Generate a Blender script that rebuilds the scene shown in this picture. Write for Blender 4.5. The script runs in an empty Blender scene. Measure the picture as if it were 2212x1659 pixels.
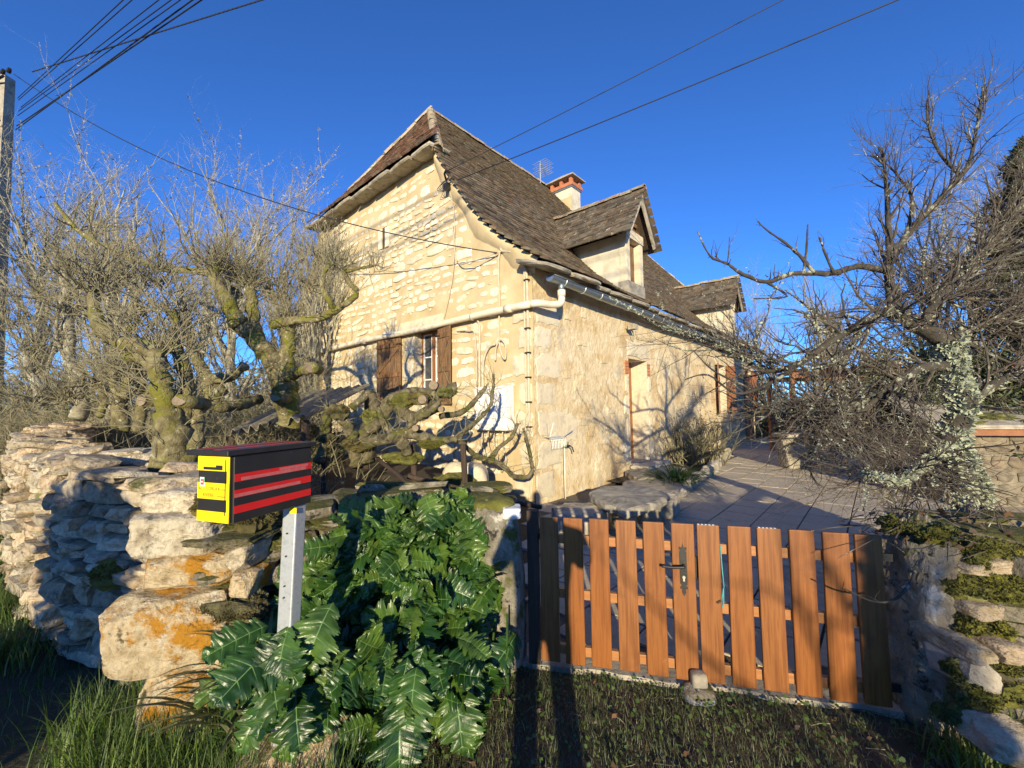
import bpy, bmesh, math, random
import numpy as np
from mathutils import Matrix, Vector

# ------------------------------------------------------------------ camera
sc = bpy.context.scene
F, CX, CY = 900.0, 1106.0, 829.5          # focal length / centre in pixels of a 2212 px wide picture
PITCH, ROLL, CAMH = math.atan(49.5 / 900), .015, 1.65
fw = np.array([0, math.cos(PITCH), math.sin(PITCH)])
u0 = np.array([0, -math.sin(PITCH), math.cos(PITCH)])
r0 = np.array([1., 0, 0])
rt = r0 * math.cos(ROLL) - u0 * math.sin(ROLL)
up = u0 * math.cos(ROLL) + r0 * math.sin(ROLL)
CAM = np.array([0, 0, CAMH])
cd = bpy.data.cameras.new('camera'); cam = bpy.data.objects.new('camera', cd); sc.collection.objects.link(cam)
cd.sensor_width = 36; cd.lens = 36 * F / 2212; cd.clip_start = .02; cd.clip_end = 3000
m = Matrix.Identity(4)
for i in range(3):
    m[i][0], m[i][1], m[i][2], m[i][3] = rt[i], up[i], -fw[i], CAM[i]
cam.matrix_world = m
sc.camera = cam

# ------------------------------------------------------------------ sky, sun, exposure
SUN_EL, SUN_AZ = math.radians(12.0), math.radians(2.8)     # light travels towards +Y, a little to +X
w = bpy.data.worlds.new('World'); sc.world = w; w.use_nodes = True
nt = w.node_tree; bg = nt.nodes['Background']
sky = nt.nodes.new('ShaderNodeTexSky'); sky.sky_type = 'NISHITA'; sky.sun_disc = False
sky.sun_elevation = SUN_EL; sky.sun_rotation = math.pi + SUN_AZ
sky.altitude = 300; sky.air_density = .55; sky.dust_density = 0.; sky.ozone_density = 7.2
nt.links.new(sky.outputs[0], bg.inputs[0]); bg.inputs[1].default_value = .15
sl = bpy.data.lights.new('sun', 'SUN'); sun = bpy.data.objects.new('sun', sl); sc.collection.objects.link(sun)
sl.energy = 3.6; sl.angle = math.radians(.55); sl.color = (1, .85, .55)
sdir = Vector((math.sin(SUN_AZ) * math.cos(SUN_EL), math.cos(SUN_AZ) * math.cos(SUN_EL), -math.sin(SUN_EL)))
sun.rotation_euler = sdir.to_track_quat('-Z', 'Y').to_euler(); sun.location = (0, -30, 20)
sc.view_settings.view_transform = 'Standard'; sc.view_settings.look = 'None'
sc.view_settings.exposure = 1.12; sc.view_settings.gamma = 1.0

rng = np.random.default_rng(7); random.seed(7)

# ------------------------------------------------------------------ pixel helpers
def ray(x, y): return fw + (x - CX) / F * rt - (y - CY) / F * up
def G(x, y, z=0.):
    d = ray(x, y); return CAM + d * ((z - CAMH) / d[2])
def D(x, y, depth):
    d = ray(x, y); return CAM + d * (depth / d[1])
def PL(x, y, p, n):
    d = ray(x, y); return CAM + d * (np.dot(p - CAM, n) / np.dot(d, n))

# ------------------------------------------------------------------ mesh helpers
def mesh(name, V, Fs, uv=None, smooth=False):
    V = np.asarray(V, dtype=np.float32).reshape(-1, 3)
    me = bpy.data.meshes.new(name)
    Fs = [np.asarray(f, dtype=np.int32) for f in Fs if len(f)]
    tot = np.concatenate([np.full(len(f), f.shape[1], np.int32) for f in Fs]); idx = np.concatenate([f.ravel() for f in Fs])
    me.vertices.add(len(V)); me.vertices.foreach_set('co', V.ravel())
    me.loops.add(len(idx)); me.loops.foreach_set('vertex_index', idx)
    me.polygons.add(len(tot)); st = np.zeros(len(tot), np.int32); st[1:] = np.cumsum(tot)[:-1]
    me.polygons.foreach_set('loop_start', st); me.polygons.foreach_set('loop_total', tot)
    me.polygons.foreach_set('use_smooth', np.full(len(tot), bool(smooth)))
    if uv is not None:
        l = me.uv_layers.new(name='UVMap'); l.data.foreach_set('uv', np.asarray(uv, np.float32)[idx].ravel())
    me.update(calc_edges=True); me.validate(clean_customdata=False)
    return me

def merge(parts):
    Vs, by, o = [], {}, 0
    for V, Fs in parts:
        V = np.asarray(V, float).reshape(-1, 3); Vs.append(V)
        for f in Fs:
            f = np.asarray(f, int)
            if len(f): by.setdefault(f.shape[1], []).append(f + o)
        o += len(V)
    return np.concatenate(Vs), [np.concatenate(b) for b in by.values()]

def sn(p, seed=0, sc_=1.):
    """cheap smooth pseudo noise in about [-1,1]"""
    r = np.random.default_rng(seed); p = np.asarray(p, float) * sc_; out = np.zeros(p.shape[:-1])
    for i in range(6):
        k = r.normal(size=p.shape[-1]) * (1 + .45 * i); out += np.sin(p @ k + r.uniform(0, 6.28)) / (1 + .3 * i)
    return out / 3.0

def boxV(x0, x1, y0, y1, z0, z1):
    V = np.array([[x, y, z] for z in (z0, z1) for y in (y0, y1) for x in (x0, x1)], float)
    Fq = np.array([[0, 2, 3, 1], [4, 5, 7, 6], [0, 1, 5, 4], [2, 6, 7, 3], [0, 4, 6, 2], [1, 3, 7, 5]])
    return V, [Fq]

def tube(P, R, n=8, cap=True):
    P = np.asarray(P, float); K = len(P); R = np.broadcast_to(np.asarray(R, float), (K,))
    T = np.gradient(P, axis=0); T /= np.linalg.norm(T, axis=1)[:, None] + 1e-9
    ref = np.array([0, 0, 1.]) if abs(T[:, 2]).mean() < .8 else np.array([1., 0, 0])
    A = np.cross(T, ref); A /= np.linalg.norm(A, axis=1)[:, None] + 1e-9; B = np.cross(T, A)
    a = np.linspace(0, 2 * np.pi, n, endpoint=False)
    V = P[:, None] + R[:, None, None] * (np.cos(a)[None, :, None] * A[:, None] + np.sin(a)[None, :, None] * B[:, None])
    i = np.arange(K - 1)[:, None] * n + np.arange(n); j = np.arange(K - 1)[:, None] * n + (np.arange(n) + 1) % n
    Q = np.stack([i, i + n, j + n, j], -1).reshape(-1, 4); Fs = [Q]; V = V.reshape(-1, 3)
    if cap:
        c = len(V); V = np.vstack([V, P[:1], P[-1:]]); b = (K - 1) * n; k = np.arange(n); k2 = (k + 1) % n
        Fs.append(np.vstack([np.stack([np.full(n, c), k, k2], -1), np.stack([np.full(n, c + 1), b + k2, b + k], -1)]))
    return V, Fs

def tubes(P, R, n=3):
    """many polylines at once: P (N,K,3) R (N,K)"""
    N, K, _ = P.shape
    T = np.gradient(P, axis=1); T /= np.linalg.norm(T, axis=2, keepdims=True) + 1e-9
    ref = np.tile(np.array([.31, .22, .92]), (N, K, 1))
    A = np.cross(T, ref); A /= np.linalg.norm(A, axis=2, keepdims=True) + 1e-9; B = np.cross(T, A)
    a = np.linspace(0, 2 * np.pi, n, endpoint=False)
    V = P[:, :, None] + R[:, :, None, None] * (np.cos(a)[:, None] * A[:, :, None] + np.sin(a)[:, None] * B[:, :, None])
    base = (np.arange(N) * K * n)[:, None, None]
    i = base + np.arange(K - 1)[None, :, None] * n + np.arange(n); j = base + np.arange(K - 1)[None, :, None] * n + (np.arange(n) + 1) % n
    return V.reshape(-1, 3), [np.stack([i, i + n, j + n, j], -1).reshape(-1, 4)]

def rough_tube(P, R, n=14, seed=0, amt=.16):
    P = np.asarray(P, float); R = np.broadcast_to(np.asarray(R, float), (len(P),)); d_ = np.r_[0, np.cumsum(np.linalg.norm(np.diff(P, axis=0), axis=1))]; m_ = int(np.clip(d_[-1] / max(.35 * R.mean(), .008), len(P), 140)); u = np.linspace(0, d_[-1], m_)
    Q = np.stack([np.interp(u, d_, P[:, k]) for k in range(3)], -1); q = np.interp(u, d_, R); V, Fs = tube(Q, q, n); C_ = np.repeat(Q, n, 0); b = V[:m_ * n]; f_ = 1 / max(R.mean(), .02)
    b = C_ + (b - C_) * (1 + amt * sn(b, seed, f_ * 1.1) + amt * .7 * sn(b, seed + 1, f_ * 3.2))[:, None]; V = V.copy(); V[:m_ * n] = b; return V, Fs

def smooth_path(pts, k=8):
    P = np.asarray(pts, float); n = len(P); out = []
    for i in range(n - 1):
        p0, p1, p2, p3 = P[max(i - 1, 0)], P[i], P[i + 1], P[min(i + 2, n - 1)]
        for t in np.linspace(0, 1, k, endpoint=False):
            out.append(.5 * (2 * p1 + (p2 - p0) * t + (2 * p0 - 5 * p1 + 4 * p2 - p3) * t * t + (3 * p1 - p0 - 3 * p2 + p3) * t ** 3))
    out.append(P[-1]); return np.array(out)

_cache = {}
def blob(n=2, k=5., amp=.08, seed=0, fine=0., cuts=0, cd=.80):
    """irregular rounded block in [-1,1]^3; n cells to a side"""
    vi, V, Q = {}, [], []
    def vid(p):
        key = tuple(np.round(p, 4))
        if key not in vi: vi[key] = len(V); V.append(p)
        return vi[key]
    g = np.linspace(-1, 1, n + 1)
    for ax in range(3):
        for s in (-1, 1):
            for a in range(n):
                for b in range(n):
                    c = []
                    for (da, db) in ((0, 0), (1, 0), (1, 1), (0, 1)):
                        p = np.zeros(3); p[ax] = s; p[(ax + 1) % 3] = g[a + da]; p[(ax + 2) % 3] = g[b + db]; c.append(vid(p))
                    Q.append(c if s > 0 else c[::-1])
    V = np.array(V); V = V / (np.abs(V) ** k).sum(1)[:, None] ** (1 / k)
    V = V + amp * np.stack([sn(V, seed * 3 + i, 1.7) for i in range(3)], -1)
    if cuts:                                   # split faces: flatten against random planes
        r = np.random.default_rng(seed + 900)
        for q in range(cuts):
            nv_ = r.normal(size=3); nv_ /= np.linalg.norm(nv_); sup = (V @ nv_).max(); d_ = sup * r.uniform(cd, .97); V = V - np.maximum(0, V @ nv_ - d_)[:, None] * nv_
    if fine: V = V + fine * np.stack([sn(V, seed * 3 + 50 + i, 6.) for i in range(3)], -1)
    return V, [np.array(Q)]

def flatstone(seed, n=13, k=3.6):
    """flat irregular stone face in xz, proud towards -y: x,z in [-1,1], y 0..-1"""
    r = np.random.default_rng(seed); a = np.linspace(0, 2 * np.pi, n, endpoint=False) + r.uniform(-.12, .12, n)
    c, s = np.cos(a), np.sin(a); rad = 1 / (np.abs(c) ** k + np.abs(s) ** k) ** (1 / k) * r.uniform(.72, 1.0, n)
    x, z = rad * c, rad * s
    V = [np.stack([x, np.full(n, .3), z], 1), np.stack([x * .95, np.full(n, -.6), z * .93], 1), np.stack([x * .7, -1 + r.uniform(-.15, .1, n), z * .65], 1), [[0, -1.03, 0]]]
    i = np.arange(n); j = (i + 1) % n
    Fq = np.vstack([np.stack([i, j, j + n, i + n], -1), np.stack([i + n, j + n, j + 2 * n, i + 2 * n], -1)])
    return np.vstack(V), [Fq, np.stack([i + 2 * n, j + 2 * n, np.full(n, 3 * n)], -1)]

# ------------------------------------------------------------------ object helpers
WM = {}
def link(o): sc.collection.objects.link(o); return o
def tag(o, label=None, cat=None, group=None, kind=None):
    for k, v in (('label', label), ('category', cat), ('group', group), ('kind', kind)):
        if v: o[k] = v
    return o
def thing(name, loc, label, cat, group=None):
    o = link(bpy.data.objects.new(name, None)); o.empty_display_size = .2; o.location = loc
    WM[o.name] = Matrix.Translation(Vector(loc)); return tag(o, label, cat, group)
def raw(name, me, mt, parent=None, M=None):
    o = link(bpy.data.objects.new(name, me)); M = M or Matrix.Identity(4); WM[o.name] = M
    if mt is not None and len(me.materials) == 0: me.materials.append(mt)
    if parent is not None:
        o.parent = parent; o.matrix_parent_inverse = WM[parent.name].inverted()
    o.matrix_basis = M
    return o
def part(name, parts, mt, parent=None, smooth=False, uv=None):
    """parts: list of (V,F) in world space, or one such pair"""
    if isinstance(parts, tuple): parts = [parts]
    V, Fs = merge(parts); V = np.asarray(V); c = (V.min(0) + V.max(0)) / 2; c[2] = V[:, 2].min()
    return raw(name, mesh(name, V - c, Fs, uv, smooth), mt, parent, Matrix.Translation(Vector(c)))
def bevel(o, wd=.004, seg=2):
    b = o.modifiers.new('bevel', 'BEVEL'); b.width = wd; b.segments = seg; b.limit_method = 'ANGLE'; return o

def pieces(parent, name, variants, mt, mats4, limit=300, pick=None, stuff=None, smooth=False):
    """variants: list of (V,F); mats4: list of (variant index, 4x4 numpy). The largest in view become parts, the rest one part of kind stuff."""
    if not mats4: return
    vi = np.array([a for a, _ in mats4]); T = np.array([b for _, b in mats4])
    pos = T[:, :3, 3]; size = np.linalg.norm(T[:, :3, 0], axis=1) * np.linalg.norm(T[:, :3, 2], axis=1)
    sco = size / (((pos - CAM) ** 2).sum(1) + .3)
    v = pos - CAM; zc = v @ fw; xx = np.abs(v @ rt) / np.maximum(zc, .01); yy = np.abs(v @ up) / np.maximum(zc, .01)
    sco = np.where((zc > .1) & (xx < 1.25) & (yy < .95), sco, sco * 1e-4)
    order = np.argsort(-sco); keep = order[:limit]; rest = order[limit:]
    mes = [mesh(name, V, Fs, None, smooth) for V, Fs in variants]
    for k in keep: raw(name, mes[vi[k]], mt, parent, Matrix(T[k].tolist()))
    if len(rest):
        Vs, by, o = [], {}, 0
        for a in range(len(variants)):
            tt = T[rest[vi[rest] == a]]
            if not len(tt): continue
            V, Fs = variants[a]; n = len(V)
            W = np.einsum('nij,vj->nvi', tt[:, :3, :3], V) + tt[:, None, :3, 3]; Vs.append(W.reshape(-1, 3))
            for f in Fs: by.setdefault(f.shape[1], []).append((f[None] + (o + np.arange(len(tt)) * n)[:, None, None]).reshape(-1, f.shape[1]))
            o += n * len(tt)
        x = raw(stuff or name, mesh(name, np.concatenate(Vs), [np.concatenate(b) for b in by.values()], None, smooth), mt, parent); x['kind'] = 'stuff'

def M4(x, y, z, o):
    M = np.eye(4); M[:3, 0], M[:3, 1], M[:3, 2], M[:3, 3] = x, y, z, o; return M
def rotz(a): return np.array([[math.cos(a), -math.sin(a), 0], [math.sin(a), math.cos(a), 0], [0, 0, 1]])
def euler(a, b, c): return np.array(Matrix(((1,0,0),(0,1,0),(0,0,1))).to_3x3()) @ np.array((Matrix.Rotation(c, 3, 'Z') @ Matrix.Rotation(b, 3, 'Y') @ Matrix.Rotation(a, 3, 'X')))
def nrm(v): v = np.asarray(v, float); return v / (np.linalg.norm(v, axis=-1, keepdims=True) + 1e-12)

# ------------------------------------------------------------------ materials
def mat(name, cols, scale=4., rough=.85, bump=.3, bscale=None, spots=(), var=0., metal=0., stretch=None, spec=.5, moss=None, detail=8., trans=None, coat=0., bdist=.02):
    m = bpy.data.materials.new(name); m.use_nodes = True; t = m.node_tree; N = t.nodes; L = t.links
    b = N['Principled BSDF']; b.inputs['Roughness'].default_value = rough; b.inputs['Metallic'].default_value = metal
    b.inputs['Specular IOR Level'].default_value = spec; b.inputs['Coat Weight'].default_value = coat
    geo = N.new('ShaderNodeNewGeometry'); co = geo.outputs['Position']
    if var:                                    # each piece gets its own stretch of the pattern
        oi = N.new('ShaderNodeObjectInfo'); ad = N.new('ShaderNodeMath'); ad.operation = 'ADD'; L.new(oi.outputs['Random'], ad.inputs[0]); L.new(geo.outputs['Random Per Island'], ad.inputs[1])
        vm = N.new('ShaderNodeVectorMath'); vm.operation = 'MULTIPLY_ADD'; L.new(ad.outputs[0], vm.inputs[0]); vm.inputs[1].default_value = (31., 47., 23.); L.new(co, vm.inputs[2]); co = vm.outputs[0]
    co0 = co
    if stretch:
        mp = N.new('ShaderNodeMapping'); mp.inputs['Scale'].default_value = stretch; L.new(co, mp.inputs[0]); co = mp.outputs[0]
    def noise(s, d=detail, r=.6, c=co):
        n = N.new('ShaderNodeTexNoise'); n.inputs['Scale'].default_value = s; n.inputs['Detail'].default_value = d; n.inputs['Roughness'].default_value = r
        L.new(c, n.inputs['Vector']); return n
    def mixc(f, a, bb, typ='MIX'):
        x = N.new('ShaderNodeMix'); x.data_type = 'RGBA'; x.blend_type = typ
        for sk, v in ((x.inputs[0], f), (x.inputs[6], a), (x.inputs[7], bb)):
            if hasattr(v, 'links'): L.new(v, sk)
            elif isinstance(v, (int, float)): sk.default_value = v
            else: sk.default_value = (*v, 1)
        return x.outputs[2]
    def mth(op, a, c=None):
        x = N.new('ShaderNodeMath'); x.operation = op
        for i, v in enumerate((a, c)):
            if v is None: continue
            if hasattr(v, 'links'): L.new(v, x.inputs[i])
            else: x.inputs[i].default_value = v
        return x.outputs[0]
    def rng_(v, lo, hi, a=0., c=1.):
        x = N.new('ShaderNodeMapRange'); x.inputs[1].default_value = lo; x.inputs[2].default_value = hi; x.inputs[3].default_value = a; x.inputs[4].default_value = c
        L.new(v, x.inputs[0]); return x.outputs[0]
    n1 = noise(scale); rp = N.new('ShaderNodeValToRGB'); L.new(n1.outputs[0], rp.inputs[0])
    el = rp.color_ramp.elements; k = len(cols)
    while len(el) < k: el.new(.5)
    for i, c in enumerate(cols):
        el[i].position = .5 if k == 1 else .32 + .36 * i / (k - 1); el[i].color = (*c, 1)
    col = rp.outputs[0]
    if var:
        s = mth('FRACT', mth('ADD', oi.outputs['Random'], geo.outputs['Random Per Island']))
        hs = N.new('ShaderNodeHueSaturation'); L.new(col, hs.inputs['Color']); L.new(rng_(s, 0, 1, 1 - var, 1 + var), hs.inputs['Value'])
        s2 = mth('FRACT', mth('MULTIPLY', s, 7.31)); L.new(rng_(s2, 0, 1, .5 - var * .035, .5 + var * .035), hs.inputs['Hue']); L.new(rng_(s2, 0, 1, 1 + var * .5, 1 - var * .8), hs.inputs['Saturation'])
        col = hs.outputs[0]
    for (c, s, lo, hi) in spots:
        col = mixc(rng_(noise(s, 7., .65, co0).outputs[0], lo, hi), col, c)
    if moss:
        c, s, lo, hi = moss
        sep = N.new('ShaderNodeSeparateXYZ'); L.new(geo.outputs['Normal'], sep.inputs[0])
        v = mth('ADD', mth('MULTIPLY', sep.outputs[2], .25), noise(s, 6.).outputs[0]); col = mixc(rng_(v, lo, hi), col, c)
    L.new(col, b.inputs['Base Color'])
    if bump:
        bs = noise(bscale or scale * 5, 10., .65); bp = N.new('ShaderNodeBump'); bp.inputs['Strength'].default_value = bump; bp.inputs['Distance'].default_value = bdist
        L.new(bs.outputs[0], bp.inputs['Height']); L.new(bp.outputs[0], b.inputs['Normal'])
    if trans:
        tr = N.new('ShaderNodeBsdfTranslucent'); tr.inputs[0].default_value = (*trans, 1); ms = N.new('ShaderNodeMixShader'); ms.inputs[0].default_value = .3
        L.new(b.outputs[0], ms.inputs[1]); L.new(tr.outputs[0], ms.inputs[2]); L.new(ms.outputs[0], N['Material Output'].inputs[0])
    return m

MT = {}
MT['mortar'] = mat('mortar', [(.45, .345, .185), (.52, .41, .24), (.58, .48, .30)], 2.2, .95, .35, 60, var=0)
MT['gstone'] = mat('gable_stone', [(.54, .46, .32), (.68, .61, .46), (.75, .69, .55)], 6, .93, .7, 22, var=.15, spots=[((.46, .40, .32), 7., .56, .70)])
MT['plaster'] = mat('limewashed_wall', [(.42, .30, .16), (.56, .43, .25), (.66, .55, .37), (.50, .39, .23)], 1.6, .95, .9, 9, spots=[((.70, .62, .45), 3.3, .56, .63), ((.42, .38, .31), 1.0, .58, .70), ((.50, .36, .19), 5., .60, .68), ((.33, .29, .23), 2.2, .66, .78)], bdist=.05)
MT['wstone'] = mat('facade_stone', [(.46, .40, .30), (.62, .55, .41), (.54, .46, .33)], 4, .93, .5, 20, var=.06, spots=[((.40, .38, .35), 5., .58, .72)])
MT['cement'] = mat('grey_render', [(.44, .39, .30), (.58, .53, .42), (.66, .60, .48)], 2.4, .95, .4, 30, spots=[((.68, .60, .44), 14., .62, .68), ((.25, .23, .19), 3., .62, .78)])
MT['tile'] = mat('brown_roof_tile', [(.072, .050, .030), (.13, .093, .058), (.19, .142, .088)], 3, .9, .4, 30, var=.4, spots=[((.17, .15, .095), 2.3, .52, .70), ((.42, .39, .30), 11., .66, .71), ((.62, .57, .42), 26., .70, .73)])
MT['tile2'] = mat('dormer_roof_tile', [(.06, .046, .031), (.105, .082, .055), (.15, .115, .08)], 3, .9, .4, 30, var=.4, spots=[((.48, .44, .32), 7., .62, .67), ((.62, .57, .42), 15., .66, .69)])
MT['redtile'] = mat('red_clay_tile', [(.10, .065, .045), (.21, .115, .07), (.085, .065, .05)], 6, .88, .4, 25, var=.45, spots=[((.30, .28, .22), 9., .6, .7)])
MT['ridgetile'] = mat('lichened_ridge_tile', [(.22, .16, .10), (.33, .28, .19), (.36, .18, .11)], 6, .9, .5, 25, var=.25, spots=[((.42, .41, .28), 10., .52, .62), ((.45, .28, .05), 12., .68, .74)])
MT['slab'] = mat('grey_stone_slab', [(.22, .19, .15), (.36, .32, .25), (.45, .41, .33)], 6, .93, .6, 25, var=.15, spots=[((.16, .15, .12), 4., .6, .72)])
MT['zinc'] = mat('zinc', [(.24, .29, .33), (.31, .36, .40), (.27, .32, .36)], 7, .42, .08, 40, metal=.75, spots=[((.5, .53, .55), 12., .64, .72)])
MT['galv'] = mat('galvanised_steel', [(.42, .45, .47), (.55, .58, .60), (.48, .51, .53)], 45, .5, .03, 60, metal=.55)
MT['pvc'] = mat('cream_pipe', [(.66, .58, .44), (.74, .67, .54)], 6, .55, .06, 40, spots=[((.50, .43, .32), 7., .62, .75)])
MT['cable'] = mat('grey_cable', [(.42, .36, .27), (.55, .48, .36)], 12, .7, .1)
MT['wire'] = mat('black_cable', [(.012, .012, .014), (.02, .02, .022)], 12, .6, 0)
MT['iron'] = mat('black_iron', [(.012, .012, .012), (.022, .022, .021)], 20, .5, .1, 60)
MT['oldwood'] = mat('weathered_brown_wood', [(.055, .030, .016), (.13, .066, .030), (.25, .14, .06), (.09, .046, .022)], 6, .8, .35, 30, stretch=(6, 6, .55), var=.12)
MT['framewood'] = mat('red_brown_wood', [(.22, .085, .03), (.30, .125, .045)], 9, .5, .1, stretch=(6, 6, .5))
MT['gatewood'] = mat('varnished_orange_wood', [(.145, .044, .007), (.19, .060, .010), (.25, .088, .017), (.165, .051, .008)], 5, .45, .05, 30, stretch=(10, 10, .45), var=.06, spec=.5, detail=5, spots=[((.11, .034, .008), 3.2, .56, .78), ((.30, .15, .06), 9., .68, .80)])  # darker blotches in the colour stand for dappled shade on the boards
MT['railwood'] = mat('gate_rail_wood', [(.28, .11, .03), (.36, .16, .055)], 5, .5, .1, 30, stretch=(1, 1, 10))
MT['darkwood'] = mat('dark_wood', [(.035, .022, .015), (.07, .045, .03)], 7, .85, .4, 30, stretch=(5, 5, .6))
MT['pergola'] = mat('stained_pergola_wood', [(.20, .075, .03), (.30, .12, .05)], 6, .7, .2, 30)
MT['glass'] = mat('window_glass', [(.05, .055, .06), (.06, .065, .07)], 2, .06, 0, spec=.8)
MT['curtain'] = mat('curtain_cloth', [(.55, .52, .46), (.7, .67, .6)], 8, .9, .1)
MT['white'] = mat('white_paint', [(.72, .71, .68), (.8, .79, .76)], 8, .8, .2, 40)
MT['terra'] = mat('terracotta', [(.38, .13, .06), (.50, .19, .09)], 8, .85, .2, 40)
MT['yellow'] = mat('yellow_paint', [(.83, .60, .004), (.86, .64, .008)], 8, .45, .05, 60, spots=[((.62, .42, .01), 16., .66, .72)])
MT['black'] = mat('black_paint', [(.016, .016, .016), (.024, .023, .022)], 9, .42, .04, 60, spots=[((.05, .048, .045), 25., .66, .74)])
MT['red'] = mat('red_tape', [(.60, .014, .014), (.66, .02, .02)], 9, .38, .02, spots=[((.55, .13, .12), 30., .64, .72)])
MT['redworn'] = mat('worn_red_tape', [(.52, .10, .095), (.58, .16, .15)], 40, .45, .05)
MT['ink'] = mat('brown_ink', [(.10, .035, .01), (.12, .04, .01)], 9, .8, 0)
MT['sticker'] = mat('white_sticker', [(.7, .7, .68), (.75, .75, .72)], 9, .6, 0)
MT['stred'] = mat('sticker_red', [(.55, .06, .06), (.6, .1, .1)], 60, .6, 0)
MT['stgreen'] = mat('sticker_green', [(.08, .35, .15), (.12, .42, .2)], 60, .6, 0)
MT['brass'] = mat('lock_metal', [(.7, .66, .5), (.75, .72, .6)], 9, .35, 0, metal=.6)
MT['cord'] = mat('teal_cord', [(.05, .25, .27), (.09, .34, .35)], 60, .7, .1)
MT['paver'] = mat('concrete_paver', [(.42, .355, .26), (.52, .445, .335), (.46, .39, .295)], 12, .92, .5, 160, var=.08, spots=[((.24, .225, .205), 1.4, .55, .72)])
MT['bed'] = mat('sand_joint', [(.10, .085, .065), (.15, .13, .10)], 10, .95, .4, 60)
MT['lime'] = mat('limestone', [(.24, .175, .10), (.43, .34, .215), (.57, .475, .33), (.34, .26, .16)], 11, .95, 1., 16, var=.28, spots=[((.13, .115, .09), 7., .58, .68), ((.085, .09, .02), 2.6, .62, .70), ((.60, .55, .46), 13., .66, .72), ((.06, .05, .04), 30., .66, .72)], bdist=.06)
MT['lichstone'] = mat('orange_lichened_stone', [(.24, .175, .09), (.43, .335, .195), (.56, .46, .30), (.36, .27, .155)], 12, .95, 1., 16, var=.08, spots=[((.40, .185, .010), 4.2, .50, .57), ((.56, .51, .41), 9., .63, .68), ((.07, .055, .018), 6., .60, .68), ((.06, .05, .035), 34., .64, .70)], bdist=.06)
MT['mossstone'] = mat('mossy_stone', [(.13, .11, .075), (.23, .20, .145), (.34, .30, .23)], 9, .95, 1., 16, var=.2, spots=[((.56, .53, .46), 7., .60, .66), ((.03, .026, .02), 13., .58, .65), ((.36, .21, .05), 15., .68, .74)], moss=((.085, .085, .012), 4., .60, .68), bdist=.06)
MT['core'] = mat('wall_core', [(.05, .042, .03), (.09, .075, .055)], 9, .95, .6, 30)
MT['moss'] = mat('moss', [(.06, .065, .010), (.12, .12, .018), (.19, .18, .028)], 14, .95, .8, 90, var=.3)
MT['mossb'] = mat('brown_moss', [(.045, .036, .012), (.09, .075, .022), (.14, .125, .028)], 14, .95, .8, 90, var=.3)
MT['bark'] = mat('mossy_bark', [(.08, .065, .03), (.18, .15, .07), (.30, .27, .15)], 11, .95, 1., 30, spots=[((.16, .155, .018), 3.0, .48, .58), ((.05, .05, .01), 8., .60, .68), ((.46, .45, .34), 16., .60, .66)], bdist=.03)
MT['vine'] = mat('dark_mossy_vine', [(.05, .042, .022), (.12, .10, .055), (.22, .19, .12)], 11, .95, 1., 28, spots=[((.085, .085, .012), 3.4, .50, .60), ((.03, .028, .012), 7., .58, .66), ((.36, .34, .25), 16., .62, .68)], bdist=.03)
MT['barkg'] = mat('grey_lichened_bark', [(.14, .12, .085), (.25, .225, .16), (.36, .34, .26)], 9, .95, .5, 40, spots=[((.44, .45, .36), 10., .56, .64)])
MT['twig'] = mat('tan_twig', [(.12, .10, .055), (.24, .215, .13), (.17, .155, .10)], 14, .9, 0)
MT['twigg'] = mat('grey_twig', [(.15, .13, .085), (.29, .27, .20), (.42, .41, .32)], 8, .9, 0)
MT['twigd'] = mat('dark_twig', [(.055, .044, .035), (.12, .10, .078)], 9, .9, 0, spots=[((.34, .35, .27), 9., .58, .64)])
MT['barkd'] = mat('dark_lichened_bark', [(.035, .03, .024), (.085, .072, .055)], 9, .95, .7, 40, spots=[((.33, .35, .27), 9., .56, .63)])
MT['lichen'] = mat('pale_lichen', [(.22, .25, .18), (.34, .37, .27), (.44, .46, .33)], 20, .95, .3, 80, var=.2)
MT['cut'] = mat('sawn_wood', [(.17, .13, .085), (.27, .21, .14)], 30, .9, .2)
MT['shedstone'] = mat('shaded_shed_stone', [(.10, .08, .055), (.19, .155, .105), (.25, .205, .145)], 7, .95, .8, 20, var=.2)  # stone colour darkened to stand for the shade of the tree
MT['earth'] = mat('earth', [(.035, .026, .016), (.07, .052, .032), (.05, .045, .02)], 3, .97, .8, 25, bdist=.05)
MT['field'] = mat('grass_ground', [(.035, .045, .014), (.065, .06, .026), (.085, .060, .036), (.05, .05, .02)], 3.5, .97, .8, 25, bdist=.05)
MT['grass'] = mat('grass_blade', [(.06, .115, .018), (.10, .17, .03), (.15, .19, .05)], 6, .5, 0, var=.35, trans=(.12, .2, .03))
MT['frost'] = mat('dull_grass_blade', [(.07, .095, .032), (.13, .155, .065), (.24, .25, .15)], 6, .7, 0, var=.35, trans=(.1, .13, .05))
MT['clover'] = mat('clover_leaf', [(.055, .11, .02), (.10, .17, .035)], 6, .5, 0, var=.3, trans=(.12, .2, .03))
MT['litter'] = mat('dead_leaf', [(.06, .034, .018), (.12, .07, .035)], 9, .85, 0, var=.35)
MT['evergreen'] = mat('evergreen_leaf', [(.035, .05, .018), (.075, .09, .03)], 4, .6, 0, var=.35)
MT['bushleaf'] = mat('olive_leaf', [(.06, .07, .016), (.11, .12, .03)], 4, .7, 0, var=.35, trans=(.12, .14, .03))
MT['strap'] = mat('strap_leaf', [(.035, .085, .018), (.06, .13, .03)], 5, .35, 0, var=.25, trans=(.06, .14, .02))
MT['iris'] = mat('iris_leaf', [(.10, .13, .05), (.17, .19, .08), (.30, .22, .10)], 5, .5, 0, var=.3, trans=(.15, .17, .05))
MT['skin'] = mat('skin', [(.5, .3, .22), (.56, .35, .27)], 8, .6, 0)
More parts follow.
